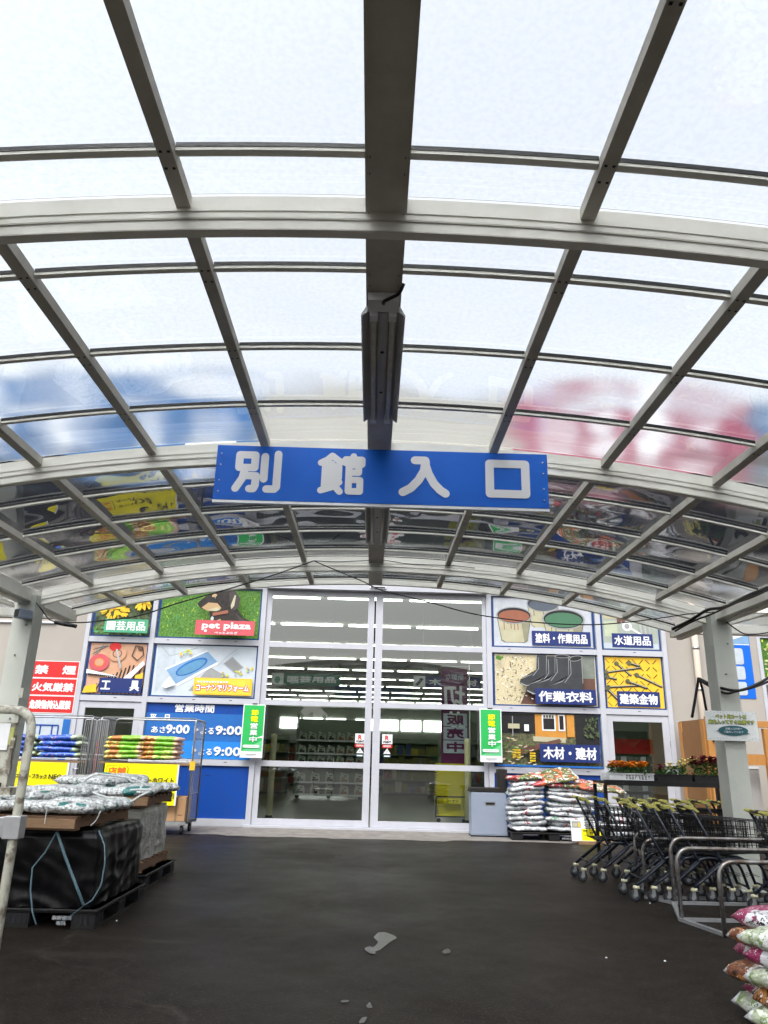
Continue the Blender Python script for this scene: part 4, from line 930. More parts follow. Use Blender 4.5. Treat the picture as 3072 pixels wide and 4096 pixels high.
# timber
q = poster(2.64,4.98,1.26,2.395, soil_p)
q.rect(2.72,3.7,1.95,2.36, black_p); q.rect(3.55,4.22,1.85,2.36, house_p); q.poly([(3.50,1.80),(4.2,1.78),(4.2,1.88),(3.5,1.9)], bucket_p)
q.rect(3.70,4.0,2.02,2.36, white_p); q.rect(3.73,3.97,2.05,2.28, black_p)
for k in range(4): q.rect(3.735+k*.06,3.78+k*.06,2.29,2.35, soil_p)
q.rect(4.06,4.2,2.02,2.36, white_p); q.rect(4.08,4.17,2.05,2.34, black_p); q.rect(4.24,4.4,1.9,2.36, house_p); q.rect(4.42,4.93,1.75,2.36, black_p)
for k in range(40): q.ell(pr.uniform(4.6,4.92), pr.uniform(1.9,2.3), .04,.02, garden_p, 6, pr.uniform(0,3))
q.stroke([(3.05,2.3),(3.05,1.9)], .02, grey_p); q.rect(2.95,3.2,2.05,2.15,bucket_p); q.rect(3.3,3.4,2.0,2.14,white_p)
q.poly([(3.1,1.62),(4.05,1.86),(4.1,1.80),(3.25,1.52)], wood_p); q.poly([(3.3,1.5),(4.3,1.72),(4.4,1.6),(3.4,1.4)], black_p)
for k in range(4): q.rect(3.03,3.2,1.44+k*.05,1.475+k*.05, petal_p); q.rect(3.4,3.52,1.38+k*.05,1.415+k*.05,petal_p)
for k in range(60): q.ell(pr.uniform(2.75,3.5), pr.uniform(1.3,1.85), .05,.012, (gravel_p,grass_p,soil_p)[k%3], 5, pr.uniform(-.4,.4))
q.rect(2.70,4.93,1.275,1.31,mid_blue)
lab(q,3.60,4.88,1.385,1.745, navy, '木材・建材', .008)
tag(q.build('poster'), 'poster of a timber house and planks with a navy label, above the soil bags', 'poster')
# green standing flags hung on the door jambs
def flag(xa, xb, z0, z1, label):
    q = Sheet(FY-.22); q.rect(xa,xb,z0,z1, white_p, .008); w_ = xb-xa
    q.rect(xa+.02,xb-.02,z0+.13,z1-.02, green_p)
    q.poly([(xa+.02,z0+.13),(xb-.02,z0+.13),(xb-.02,z0+.36)], pbr('pale_swirl_green',(.12,.50,.22),.5)); q.poly([(xb-.16,z0+.40),(xb-.02,z0+.45),(xb-.02,z0+.40)], white_p)
    cx = (xa+xb)/2+.02
    for i, ch in enumerate('節電営業中'): q.text(ch, cx-.075,cx+.075, z1-.225-.137*i, z1-.115-.137*i, yellow_p if i < 2 else white_p, .004)
    q.rrect(xa+.05,xb-.07,z0+.20,z0+.26,.028, white_p); q.stroke([(xa+.1,z0+.23),(xa+.18,z0+.236),(xa+.27,z0+.225),(xa+.33,z0+.236)], .008, green_p); q.rect(xa+.12,xb-.12,z0+.06,z0+.075, grey_p)
    q.box((xa+w_*.4,q.y+.012,z1),(xa+w_*.6,FY-.08,z1+.02), black_p)
    return tag(q.build('banner_sign'), label, 'banner')
flag(-2.75,-2.28,1.31,2.40, 'green upright banner sign with yellow and white characters, left of the sliding doors')
a = at(1918,2834,FY-.22); b = at(2010,3050,FY-.22)
flag(a.x,b.x,b.z,a.z, 'green upright banner sign with yellow and white characters, right of the sliding doors')
# red safety notices and the blue diagram notice on the left wall
for z0, z1, txt, lb in ((2.855,3.225,'禁　煙','red no smoking notice, topmost of three on the left wall'),(2.485,2.850,'火気厳禁','red no open flame notice, middle of three on the left wall'),(2.115,2.480,'危険物持込厳禁','red dangerous goods notice, lowest of three on the left wall')):
    q = Sheet(FY-.022); q.rect(-7.47,-6.45,z0,z1, white_p, .012); q.rect(-7.455,-6.465,z0+.012,z1-.012, red_p)
    q.text(txt, -7.40,-6.52, z0+.09, z1-.10, white_p, .008)
    tag(q.build('wall_notice'), lb, 'notice')
q = Sheet(FY-.022); q.rect(-7.47,-6.45,.85,2.10, pale_blue, .012); q.rect(-7.2,-6.6,2.02,2.06,lt_blue); q.rect(-6.62,-6.46,.86,2.0,mid_blue)
for x in (-7.1,-6.85,-6.72): q.rect(x,x+.03,1.2,1.85,blue_p)
q.rect(-7.3,-6.7,1.6,1.64,blue_p); q.rect(-7.3,-6.7,1.85,1.88,blue_p); q.rect(-7.3,-6.7,1.2,1.3,blue_p)
tag(q.build('wall_notice'), 'pale blue diagram notice under the red notices on the left wall', 'notice')
# blue arrow board right
q = Sheet(FY-.03); q.rect(7.55,8.46,2.81,4.40, sign_blue, .02); q.rect(7.56,8.45,4.0,4.39, lt_blue); q.rect(7.56,8.45,3.985,4.0,white_p)
q.poly([(7.95,4.06),(7.95,4.34),(8.38,4.20)], white_p); q.rect(7.65,7.95,4.13,4.27,white_p)
for z in (3.55,3.22,2.88): q.rrect(7.66,8.28,z,z+.36 if z > 3.5 else z+.29,.05, pale_blue)
q.stroke([(7.8,3.78),(7.98,3.8),(7.98,3.66)], .03, mid_blue); q.stroke([(7.9,3.42),(8.0,3.34),(7.92,3.28)], .025, red_p); q.stroke([(7.8,3.0),(7.95,2.96),(8.1,3.0)], .025, green_l)
tag(q.build('arrow_sign'), 'tall blue wall board with a white arrow and pale squares', 'sign')
# green picture behind the far right window
q = Sheet(FY+.02); q.rect(8.7,9.82,3.28,4.16, grass_p, .01)
for k in range(120): q.ell(pr.uniform(8.75,9.78), pr.uniform(3.32,4.12), .04,.02, (gravel_p,grass_p,lime)[k%3], 5, pr.uniform(0,3))
tag(q.build('poster'), 'poster of grass in the window at the far right', 'poster')
# ------------------------------------------------------------ bags
def bagmesh(L, Wd, H, seed, nx=22, ny=14, wr=.012, tri=0.):
    bm_ = MB(); vs = []; idx = {}
    for side in (0,1):
        for i in range(nx+1):
            for j in range(ny+1):
                u = -1+2*i/nx; v = -1+2*j/ny
                rim = i in (0,nx) or j in (0,ny)
                if side and rim: continue
                h = (max(0,1-abs(u)**7)**.45)*(max(0,1-abs(v)**6)**.45)
                puff = NZ.noise(V((u*2.2+seed*3.1, v*2.2, side*5.0)))*.35+NZ.noise(V((u*7+seed, v*5, side*3.0)))*.22
                z = H/2*h*(1+puff*.6)*(1 if side == 0 else -.8) + wr*NZ.noise(V((u*4+seed,v*9,9)))
                pin = 1-.05*(1-h)*NZ.noise(V((u*6,v*6,seed)))
                x = u*L/2*(1-.03*abs(v)**4)*pin; y = v*Wd/2*(1-.05*abs(u)**4*(1 if abs(v) > .8 else .4))*pin
                z += (.02*tri*NZ.noise(V((u*1.5,v*1.5,seed+4))))*2
                idx[side,i,j] = len(vs); vs.append(V((x,y,z)))
    for i in (0,nx):
        for j in range(ny+1): idx[1,i,j] = idx[0,i,j]
    for j in (0,ny):
        for i in range(nx+1): idx[1,i,j] = idx[0,i,j]
    fs = []
    for i in range(nx):
        for j in range(ny):
            fs.append((idx[0,i,j],idx[0,i+1,j],idx[0,i+1,j+1],idx[0,i,j+1])); fs.append((idx[1,i,j],idx[1,i,j+1],idx[1,i+1,j+1],idx[1,i+1,j]))
    return vs, fs
def bag(name, L, Wd, H, seed, m, label, cat, group, loc, rot, **kw):
    vs, fs = bagmesh(L, Wd, H, seed, **kw); q = MB(); q.faces(vs, fs, m, True)
    o = q.build(name); o.location = loc; o.rotation_euler = rot
    return tag(o, label, cat, group)
# ------------------------------------------------------------ wheeled wire cages by the front
def cage(x0, x1, y0, y1, label, z1=1.98, folded=None):
    rt = thing('roll_cage', label, 'roll cage', ((x0+x1)/2,(y0+y1)/2,GZ)); hx = (x1-x0)/2; hy = (y1-y0)/2; T = z1-GZ
    q = MB(); q.box((-hx,-hy,.19),(hx,hy,.225), black_m); q.box((-hx-.01,-hy-.01,.17),(hx+.01,-hy+.02,.23), dull_steel); q.box((-hx-.01,hy-.02,.17),(hx+.01,hy+.01,.23), dull_steel); q.build('deck', rt)
    for sx in (-1,1):
        q = MB(); q.tube(fillet([(sx*hx,-hy,.2),(sx*hx,-hy,T),(sx*hx,hy,T),(sx*hx,hy,.2)],.06), .016, dull_steel)
        for k in range(1,9): q.tube([(sx*hx,-hy+2*hy*k/9,.22),(sx*hx,-hy+2*hy*k/9,T)], .005, dull_steel, 5)
        for zz in (.7,1.2,1.7): q.tube([(sx*hx,-hy,zz),(sx*hx,hy,zz)], .008, dull_steel, 5)
        q.build('side_frame', rt)
    q = MB(); q.tube(fillet([(-hx,hy,.2),(-hx,hy,T+.01),(hx,hy,T+.01),(hx,hy,.2)],.10), .016, dull_steel)
    for k in range(1,14): q.tube([(-hx+2*hx*k/14,hy,.22),(-hx+2*hx*k/14,hy,T*.62)], .004, dull_steel, 5)
    q.tube([(-hx,hy,T*.62),(hx,hy,T*.62)], .008, dull_steel, 5); q.build('back_frame', rt)
    q = MB(); q.tube([(-hx+.06,-hy,T+.005),(hx,-hy,T+.02)], .013, dull_steel, 6); q.build('top_bar', rt)
    for sx in (-1,1):
        for yy in (-hy+.09,hy-.09):
            q = MB(); q.lathe([(0,-.022),(.072,-.022),(.08,-.014),(.08,.014),(.072,.022),(0,.022)], (sx*(hx-.09),yy,.08), rubber, 16, 'x')
            q.box((sx*(hx-.09)-.035,yy-.03,.12),(sx*(hx-.09)+.035,yy+.03,.17), steel); q.box((sx*(hx-.09)-.032,yy-.02,.06),(sx*(hx-.09)-.026,yy+.02,.14), steel); q.build('caster', rt)
    q = MB(); q.box((-hx+.02,-hy+.015,1.20),(hx-.02,hy-.02,1.235), wood_new); q.build('mid_shelf', rt)
    return rt
cg = cage(-5.13,-3.34,14.75,15.55, 'grey wire roll cage holding green bags beside the blue panel')
q = MB()
for i, zz in enumerate((1.17,)): q.box((.86,-.43,1.12),(.96,-.395,1.28), yellow_l)
q.build('orange_catch', cg)
q = MB(); q.box((-.915,-.41,.95),(-.885,-.36,1.60), red_p); q.build('red_stripe', cg)
cage(-7.15,-5.30,14.75,15.55, 'grey wire roll cage holding blue bags in front of the left wall')
# folded side panels parked between the two cages
for k, x in enumerate((-5.42,-5.19)):
    q = MB(); q.tube(fillet([(x,14.72,.1),(x,14.72,1.93),(x+.19,14.78,1.93),(x+.19,14.78,.1)],.03), .013, dull_steel)
    for j in range(1,6): q.tube([(x+.19*j/6,14.72+.01*j,.2),(x+.19*j/6,14.72+.01*j,1.92)], .006, dull_steel, 5)
    for zz in (.6,1.3): q.tube([(x,14.72,zz),(x+.19,14.78,zz)], .006, dull_steel, 5)
    tag(q.build('folded_panel'), 'narrow grey wire gate folded between the two cages, ' + ('on the blue bag side' if k == 0 else 'on the green bag side'), 'gate')
gy = 15.1
lev = ['lowest','second','third','fourth','topmost']
for cI, cx in enumerate((-4.63,-3.98)):
    for k in range(5):
        bag('rice_bag', .74, .55, .10, k+cI*7+1, bag_green, '%s green and yellow bag in the %s pile of the roll cage' % (lev[k], ('left','right')[cI]), 'bag', 'green bags on the roll cage',
            (cx+rnd.uniform(-.03,.03), gy-.12+rnd.uniform(-.02,.02), 1.235+.048+.083*k), (rnd.uniform(-.03,.03),rnd.uniform(-.04,.04),rnd.uniform(-.05,.05)))
for cI, cx in enumerate((-6.72,-5.88)):
    for k in range(4+cI*0):
        bag('blue_bag', .82, .55, .115, k+cI*7+31, bag_blue, '%s blue and white bag in the %s pile of the roll cage' % (lev[k], ('left','right')[cI]), 'bag', 'blue bags on the roll cage',
            (cx+rnd.uniform(-.05,.05), gy-.12, 1.235+.055+.098*k), (rnd.uniform(-.03,.03),rnd.uniform(-.05,.05),rnd.uniform(-.06,.06)))
def ysheet(x0, x1, z0, z1, label, fn):
    q = Sheet(14.70); n = 10; yb = q.up()
    vs = []
    for i in range(n+1):
        for j in range(n+1):
            vs.append(V((x0+(x1-x0)*i/n, yb+.008*NZ.noise(V((i*.5,j*.5,x0)))+.008, z0+(z1-z0)*j/n)))
    q.faces(vs, [(i*(n+1)+j,(i+1)*(n+1)+j,(i+1)*(n+1)+j+1,i*(n+1)+j+1) for i in range(n) for j in range(n)], yellow_p, True)
    q.y -= .006; fn(q); q.rect(x1,x1+.03,z0,z1,white_p)
    return tag(q.build('price_sheet'), label, 'price sheet')
def f1(q):
    q.rrect(-4.90,-4.50,.80,1.12,.04, black_p); q.rrect(-4.893,-4.507,.807,1.113,.04, yellow_p)
    q.text('店舗', -4.86,-4.54,.97,1.09, orange_p, .006); q.text('限定', -4.86,-4.54,.83,.94, orange_p, .006)
    q.text('スーパーホワイト', -4.44,-3.63,.83,.93, black_p, .004); q.text('698', -4.1,-3.68,.57,.74, black_p, .01); q.text('円', -3.66,-3.60,.57,.66, black_p, .003)
ysheet(-4.94,-3.58,.45,1.165, 'large yellow price sheet hanging under the green bags', f1)
def f2(q):
    q.rrect(-7.0,-6.62,.80,1.12,.04, orange_p); q.rrect(-6.99,-6.63,.81,1.11,.04, yellow_p); q.text('店舗', -6.96,-6.66,.97,1.09, orange_p, .006); q.text('限定', -6.96,-6.66,.83,.94, orange_p, .006)
    q.text('スーパーブラック', -6.55,-5.98,.86,.94, black_p, .004); q.text('NEO', -5.94,-5.70,.86,.94, black_p, .004)
ysheet(-7.05,-5.62,.45,1.15, 'large yellow price sheet hanging under the blue bags', f2)
q = MB(); q.box((-.17,-.2,0),(.17,.2,.42), card); q.box((-.02,-.203,0),(.02,.203,.423), wood_new); q.box((.04,-.2035,.1),(.12,-.2005,.11), black_p)
o = q.build('cardboard_box', None, .004); o.location = (-3.56,15.0,.182); tag(o, 'brown cardboard box on the roll cage deck beside the yellow sheet', 'box')
# ------------------------------------------------------------ pallets and gravel on the left
def plastic_pallet(x0, x1, y0, y1, label, z0=GZ, text=None):
    rt = thing('plastic_pallet', label, 'pallet', ((x0+x1)/2,(y0+y1)/2,z0)); hx = (x1-x0)/2; hy = (y1-y0)/2
    q = MB(); q.box((-hx,-hy,.115),(hx,hy,.15), black_m); q.box((-hx-.012,-hy-.012,.128),(hx+.012,hy+.012,.15), black_m); q.build('deck', rt, .006)
    for a in (-1,0,1):
        for b_ in (-1,0,1):
            q = MB(); cx = a*(hx-.10); c_y = b_*(hy-.10); q.box((cx-.1,c_y-.1,.02),(cx+.1,c_y+.1,.114), black_m)
            for k in range(4): q.box((cx-.08+.045*k,c_y-.104,.03),(cx-.055+.045*k,c_y-.1005,.10), rubber); q.box((cx+.1005,c_y-.08+.045*k,.03),(cx+.104,c_y-.055+.045*k,.10), rubber)
            q.build('block', rt)
    for a in (-1,0,1):
        q = MB(); q.box((a*(hx-.1)-.1,-hy,0),(a*(hx-.1)+.1,hy,.019), black_m); q.build('runner', rt)
    if text:
        q = Sheet(-hy-.013)
        for st, xa, xb, za, zb in text: q.text(st, xa,xb,za,zb, grey_p, .002)
        q.build('stencil', rt)
    return rt
def wood_pallet(x0, x1, y0, y1, z0, rz, label, name='wooden_pallet'):
    rt = thing(name, label, 'pallet', ((x0+x1)/2,(y0+y1)/2,z0), rz); hx = (x1-x0)/2; hy = (y1-y0)/2; pr_ = random.Random(int(x0*100)+int(z0*100))
    for k in range(7):
        yy = -hy+.055+(2*hy-.11)*k/6; q = MB(); q.box((-hx,yy-.05,.095),(hx,yy+.05,.115), wood if pr_.random() < .6 else wood_new, M4.Rotation(pr_.uniform(-.01,.01),4,'Z')); q.build('top_board', rt)
    for xx in (-hx+.04,0,hx-.04):
        q = MB(); q.box((xx-.035,-hy+.004,.02),(xx+.035,hy-.004,.0945), wood); q.build('stringer', rt)
    q = MB(); q.box((-hx+.002,-hy-.018,.018),(hx-.002,-hy+.003,.094), wood_new); q.build('front_board', rt)
    for yy in (-hy+.06,0,hy-.06):
        q = MB(); q.box((-hx,yy-.05,0),(hx,yy+.05,.0195), wood); q.build('bottom_board', rt)
    return rt
def load(name, x0, x1, y0, y1, z0, z1, m, label, seed, amp=.03, drape=0):
    n = 44; q = MB(); vs = []; cx, c_y = (x0+x1)/2, (y0+y1)/2; hx, hy = (x1-x0)/2, (y1-y0)/2
    rows = 34; per = []
    for k in range(4*n):
        s_ = k/n; e = int(s_); f = s_-e; p = [(-1+2*f,-1),(1,-1+2*f),(1-2*f,1),(-1,1-2*f)][e]
        per.append(p)
    for r in range(rows+1):
        t = r/rows
        for (u, v) in per:
            c_ = 1-.035*(min(abs(u),abs(v))**6)
            d = amp*(.9*NZ.noise(V((u*2+seed,v*2,t*1.8)))+1.5*(.32-abs(NZ.noise(V((u*4.5+seed,v*4.5,t*1.2+u)))))+1.1*(.3-abs(NZ.noise(V((u*2.2+t*2.6,v*2.2-t*1.5+seed,t*3.2))))))
            sh = 1-(.03 if t > .93 else 0)
            L = math.hypot(u,v); vs.append(V((cx+(u*hx*c_+u/L*d)*sh, c_y+(v*hy*c_+v/L*d)*sh, z0+(z1-z0)*t-(.02*drape*NZ.noise(V((u*6,v*6,2))) if r == 0 else 0))))
    N = 4*n; fs = [(r*N+k, r*N+(k+1)%N, (r+1)*N+(k+1)%N, (r+1)*N+k) for r in range(rows) for k in range(N)]
    fs.append(tuple(rows*N+k for k in range(N)))
    q.faces(vs, fs, m, True); return tag(q.build(name), label, 'wrapped load')
plastic_pallet(-3.62,-2.30,7.12,8.55, 'black plastic pallet with grey stencilled writing under the black wrapped load', text=[('無断使用',.30,.46,.07,.10),('有料',.34,.42,.03,.06),('姉刀川',-.42,-.26,.075,.105),('平和農園',-.44,-.24,.03,.06)])
ld = load('wrapped_load', -3.62,-2.36,7.17,8.52, GZ+.15,.715, tarp, 'pallet load wrapped in crumpled black plastic on the nearest pallet', 2.2, .032, 1)
q = MB(); q.tube([at(x,y,7.10) for x,y in ((228,3325),(180,3410),(130,3470),(122,3560),(130,3650),(145,3698))], .007, rope, 6); q.tube([at(x,y,7.09) for x,y in ((228,3325),(262,3430),(300,3530),(335,3622))], .012, rope, 6); q.tube([at(x,y,7.09) for x,y in ((395,3322),(418,3380),(420,3450),(405,3540),(370,3600),(335,3622))], .006, rope, 6); q.tube([at(x,y,7.10) for x,y in ((335,3622),(300,3650),(240,3695))], .003, rope, 5)
tag(q.build('tie_strap'), 'blue grey strap looped loosely over the front of the black load', 'strap')
wood_pallet(-3.66,-2.50,7.02,8.30,.725,RAD(-3), 'weathered wooden pallet of gravel bags on the black wrapped load')
plastic_pallet(-3.66,-2.44,9.05,10.35, 'black plastic pallet behind, under the grey wrapped load')
wood_pallet(-3.62,-2.52,9.10,10.30,GZ+.152,0, 'low wooden pallet between the black pallet and the grey wrapped load')
load('wrapped_load', -3.60,-2.56,9.12,10.28,GZ+.27,.775, shrink, 'pallet load wrapped in wrinkled grey film on the rear pallet', 8.1, .028)
wood_pallet(-3.66,-2.53,9.05,10.32,.785,RAD(2), 'wooden pallet of gravel bags on the grey wrapped load')
gb = []
for (x0, x1, y0, y1, z, nm) in ((-3.66,-2.50,7.02,8.30,.84,'near pallet'),(-3.66,-2.53,9.05,10.32,.90,'rear pallet')):
    for (fx, fy, dz, rz, lb) in ((.74,.20,0,.05,'at the front corner of the %s'),(.22,.22,0,-.08,'at the front, beside the corner bag, on the %s'),(.77,.55,.01,.12,'at the middle of the open side of the %s'),(.22,.56,.01,-.05,'in the middle of the %s'),
            (.76,.86,.0,.2,'at the rear corner of the %s'),(.22,.86,.0,0,'at the back of the %s'),(.45,.70,.10,.25,'on top at the back of the %s'),(.30,.38,.09,-.2,'on top at the front of the %s')):
        gb.append((x0+(x1-x0)*fx, y0+(y1-y0)*fy, rz, z+dz, lb % nm))
for i, (x, y, rz, z, lb) in enumerate(gb):
    bag('gravel_bag', .74, .54, .11, i+60, gravel_m, 'gravel bag with teal print %s' % lb, 'bag', 'gravel bags on the pallets', (x,y,z+.05), (rnd.uniform(-.06,.06),rnd.uniform(-.06,.06),rz), wr=.010, tri=.3)
for pts, Y_, r_, lb in ((((395,3095),(350,3112),(333,3135),(350,3160),(400,3182),(470,3200)),8.0,.012,'white plastic strap curling over the front of the gravel bags'),
        (((395,3095),(470,3105),(540,3118),(590,3145)),8.6,.010,'white plastic strap arching behind the gravel bags'),
        (((520,3210),(560,3185),(600,3165),(592,3158),(520,3160)),7.9,.012,'white plastic strap folded at the corner between the two pallets'),
        (((188,3240),(182,3270),(178,3296)),6.98,.004,'short white cord hanging on the pallet front board'),
        (((402,3245),(385,3280),(362,3303)),7.0,.004,'short white cord hanging at the pallet front corner')):
    cable('plastic_strap', pts, r_, lb, Y_, rope_w)['category'] = 'strap'
# ------------------------------------------------------------ cream trolley at the left edge, close by
scuff = pbr('scuffed_cream_paint', (.42,.42,.36), .45, 0, (.16,.14,.11), 14, .25, .1, 40); MATS['sc'] = scuff
scuff.node_tree.nodes['Color Ramp'].color_ramp.elements[0].position = .50; scuff.node_tree.nodes['Color Ramp'].color_ramp.elements[1].position = .60
scuff.node_tree.nodes['Color Ramp'].color_ramp.elements[0].color = (.42,.42,.36,1)
rt = thing('cargo_trolley', 'scuffed cream tube trolley with a slotted steel end panel at the left edge', 'trolley', (0,0,0))
ty = 3.2; tx = at(120,2950,ty).x; tt = at(40,2838,ty).z
q = MB(); q.tube(fillet([(tx,ty,GZ+.2),(tx,ty,tt),(tx-.75,ty,tt),(tx-.75,ty,GZ+.2)],.09,8), .0185, scuff, 14); q.build('tube_frame', rt)
q = MB(); q.box((tx-.72,ty-1.0,GZ+.17),(tx+.02,ty-.03,GZ+.21), scuff); q.build('deck', rt)
q = MB(); pz0 = at(40,3150,ty).z; px1 = at(62,2950,ty+.03).x
q.box((tx-.74,ty+.02,pz0),(px1,ty+.045,tt-.05), scuff)
for k in range(4): q.box((px1-.004,ty+.0,pz0+.05+.1*k),(px1+.012,ty+.019,pz0+.09+.1*k), scuff)
for zz in (.06,.13,.20): q.box((tx-.6,ty+.0165,tt-.05-zz-.012),(px1-.05,ty+.0195,tt-.05-zz), wood_p)
q.box((tx-.7,ty+.016,tt-.30),(px1-.02,ty+.0195,tt-.285), black_p)
q.box((tx-.7,ty-.005,pz0-.03),(px1+.03,ty+.05,pz0-.001), scuff); q.build('end_panel', rt)
olive_p = pbr('olive_sticker',(.36,.38,.12),.5)
q = MB(); q.box((px1-.075,ty+.012,tt-.16),(px1-.02,ty+.0158,tt-.055), white_p); q.box((px1-.019,ty+.012,tt-.14),(px1-.002,ty+.0158,tt-.07), olive_p); q.build('sticker', rt)
q = MB(); zz = at(70,3300,ty).z; q.box((tx-.035,ty-.03,zz-.05),(tx+.03,ty+.03,zz+.035), dull_steel); q.box((tx-.06,ty-.02,zz-.045),(tx-.0351,ty+.02,zz+.03), dull_steel); q.build('clamp', rt, .004)
for xx in (tx-.05,tx-.68):
    for yy in (ty-.9,ty-.06):
        q = MB(); q.lathe([(0,-.02),(.065,-.02),(.07,0),(.065,.02),(0,.02)], (xx,yy,GZ+.07), rubber, 14, 'x'); q.box((xx-.03,yy-.02,GZ+.1),(xx+.03,yy+.02,GZ+.17), steel); q.build('caster', rt)
# ------------------------------------------------------------ right hand side: bin, soil, price board
rt = thing('litter_bin', 'grey blue metal bin with a charcoal top and raised back beside the doors', 'bin', (0,0,0))
q = MB(); q.box((2.03,15.80,-.02),(2.74,16.2,.775), bin_g); q.box((2.06,15.795,.0),(2.735,15.7995,.755), bin_g); q.box((2.02,15.83,GZ),(2.73,16.18,-.0205), black_m); q.build('cabinet', rt, .01)
q = MB(); q.prism([(2.0,.78),(2.76,.78),(2.76,1.22),(2.60,1.22),(2.60,.86),(2.02,.86)], 15.79, 16.2, bin_t); q.build('top', rt, .012)
q = Sheet(15.793); q.rrect(2.30,2.51,.53,.60,.025, steel); q.rrect(2.315,2.495,.545,.585,.018, black_p); q.build('handle_slot', rt)
plastic_pallet(2.74,4.35,15.30,16.3, 'black plastic pallet under the white soil bags beside the bin', text=[('刈谷',.18,.38,.085,.11),('転用厳禁',.14,.42,.04,.07)])
lv = ['lowest','second','third','fourth','fifth','sixth','seventh','eighth','ninth','tenth','eleventh']
for cI, (cx, n, w_) in enumerate(((3.08,11,.62),(3.92,10,1.0))):
    for k in range(n):
        top = k == n-1
        lb = '%s white soil bag in the pile %s' % (lv[k] if not top else 'topmost', 'next to the bin' if cI == 0 else 'behind the price board')
        bag('soil_bag', w_+.08 if not cI else .98, .62, .105, k+cI*20+101, soil_pic if top else soil_white, lb, 'bag', 'white soil bags by the glazing',
            (cx+rnd.uniform(-.04,.04), 15.66+rnd.uniform(-.03,.03), GZ+.205+(.091 if cI == 0 else .088)*k), (rnd.uniform(-.03,.03),rnd.uniform(-.05,.05)+(-.10 if not cI else .06)*(k/n),rnd.uniform(-.06,.06)), wr=.02, tri=.8)
for i, (cx, z, ry_, rx_) in enumerate(((3.62,1.03,-.16,.32),(4.55,.86,.10,.2))):
    bag('soil_bag', .95, .66, .10, i+170, soil_pic, ('printed soil bag tilted on top between the two white piles','printed soil bag sloping down behind the carts')[i], 'bag', 'printed soil bags on the piles', (cx,15.62,z+.07), (rx_,ry_,0), wr=.02, tri=1)
for k in range(6):
    bag('soil_bag', .9, .62, .125, k+190, soil_white, '%s white soil bag in the low pile behind the carts' % lv[k], 'bag', 'white soil bags by the glazing', (4.95+rnd.uniform(-.03,.03),15.6,GZ+.07+.11*k), (rnd.uniform(-.04,.04),rnd.uniform(-.04,.04),rnd.uniform(-.05,.05)), wr=.02, tri=.8)
rt = thing('price_board', 'white and yellow price board leaning against the white soil bags', 'price board', (4.08,14.95,0), 0)
rt.rotation_euler = (RAD(-10),0,0)
q = Sheet(0); q.rect(-.29,.29,.0,.36, white_p, .012); q.rect(-.10,.285,.01,.215, yellow_p); q.rect(-.27,-.10,.23,.345, grey_p); q.rect(-.25,-.17,.25,.31,bucket_p); q.rect(-.15,-.11,.24,.32,petal_p)
q.rect(-.05,.27,.32,.33, grey_p); q.rect(-.05,.15,.29,.30, grey_p); q.rect(0,.27,.26,.27, black_p); q.rect(-.07,0,.17,.19, black_p); q.rect(.05,.2,.14,.155, black_p); q.rect(-.06,.02,.1,.11, black_p)
q.text('500', .12,.28,.03,.10, black_p, .006); q.build('face', rt)
q = MB(); q.box((-.25,-.03,-.06),(.40,.12,-.005), wood_new); o = q.build('wooden_block'); o.location = (4.15,14.92,GZ+.06); tag(o, 'short pale wooden block under the price board', 'block')
# ------------------------------------------------------------ flower rack
rt = thing('flower_rack', 'black steel rack holding flower trays behind the carts', 'rack', (0,0,0)); rx0, rx1, ryy0, ryy1, rz_ = 3.62, 5.65, 12.15, 12.75, 1.14
q = MB(); q.box((rx0,ryy0,rz_-.05),(rx1,ryy1,rz_-.012), black_m); q.box((rx0,ryy0-.01,rz_-.07),(rx1,ryy0+.02,rz_+.008), black_m); q.build('top_shelf', rt)
for xx in (rx0+.02,rx1-.02):
    for yy in (ryy0+.02,ryy1-.02): q = MB(); q.box((xx-.025,yy-.025,GZ),(xx+.025,yy+.025,rz_-.071), black_m); q.build('leg', rt)
q = MB(); q.box((rx0,ryy0,.42),(rx1,ryy1,.45), black_m); q.build('lower_shelf', rt)
def tray(x0, x1, y0, y1, z, m, label, slots=False):
    q = MB(); t = .012
    q.box((x0,y0,z),(x1,y1,z+.015), m); q.box((x0,y0,z+.015),(x1,y0+t,z+.11), m) if not slots else None
    if slots:
        q.box((x0,y0,z+.015),(x1,y0+t,z+.03), m); q.box((x0,y0,z+.09),(x1,y0+t,z+.11), m); nn = 14
        for k in range(nn+1):
            xx = x0+(x1-x0)*k/nn; q.box((xx-.005 if k else x0,y0,z+.03),(xx+.005 if k < nn else x1,y0+t,z+.09), m)
        q.box((x0,y0+.001,z+.03),(x0+(x1-x0)*.38,y0+t-.001,z+.09), m)
        for zz in (.05,.07): q.box((x0,y0+.002,z+zz-.004),(x1,y0+t-.002,z+zz+.004), m)
    q.box((x0,y1-t,z+.015),(x1,y1,z+.11), m); q.box((x0,y0+t,z+.015),(x0+t,y1-t,z+.11), m); q.box((x1-t,y0+t,z+.015),(x1,y1-t,z+.11), m)
    q.box((x0-.015,y0-.015,z+.11),(x1+.015,y0+.008,z+.12), m)
    return tag(q.build('flower_tray'), label, 'tray')
tz = rz_+.002-.012
tray(3.72,4.42,12.2,12.66,tz, white_p, 'white slotted plastic tray of orange marigolds on the rack', True)
tray(4.48,5.02,12.2,12.66,tz, black_m, 'black tray of pale pansies in the middle of the rack'); tray(5.06,5.60,12.2,12.66,tz, black_m, 'black tray of dark red flowers at the right of the rack')
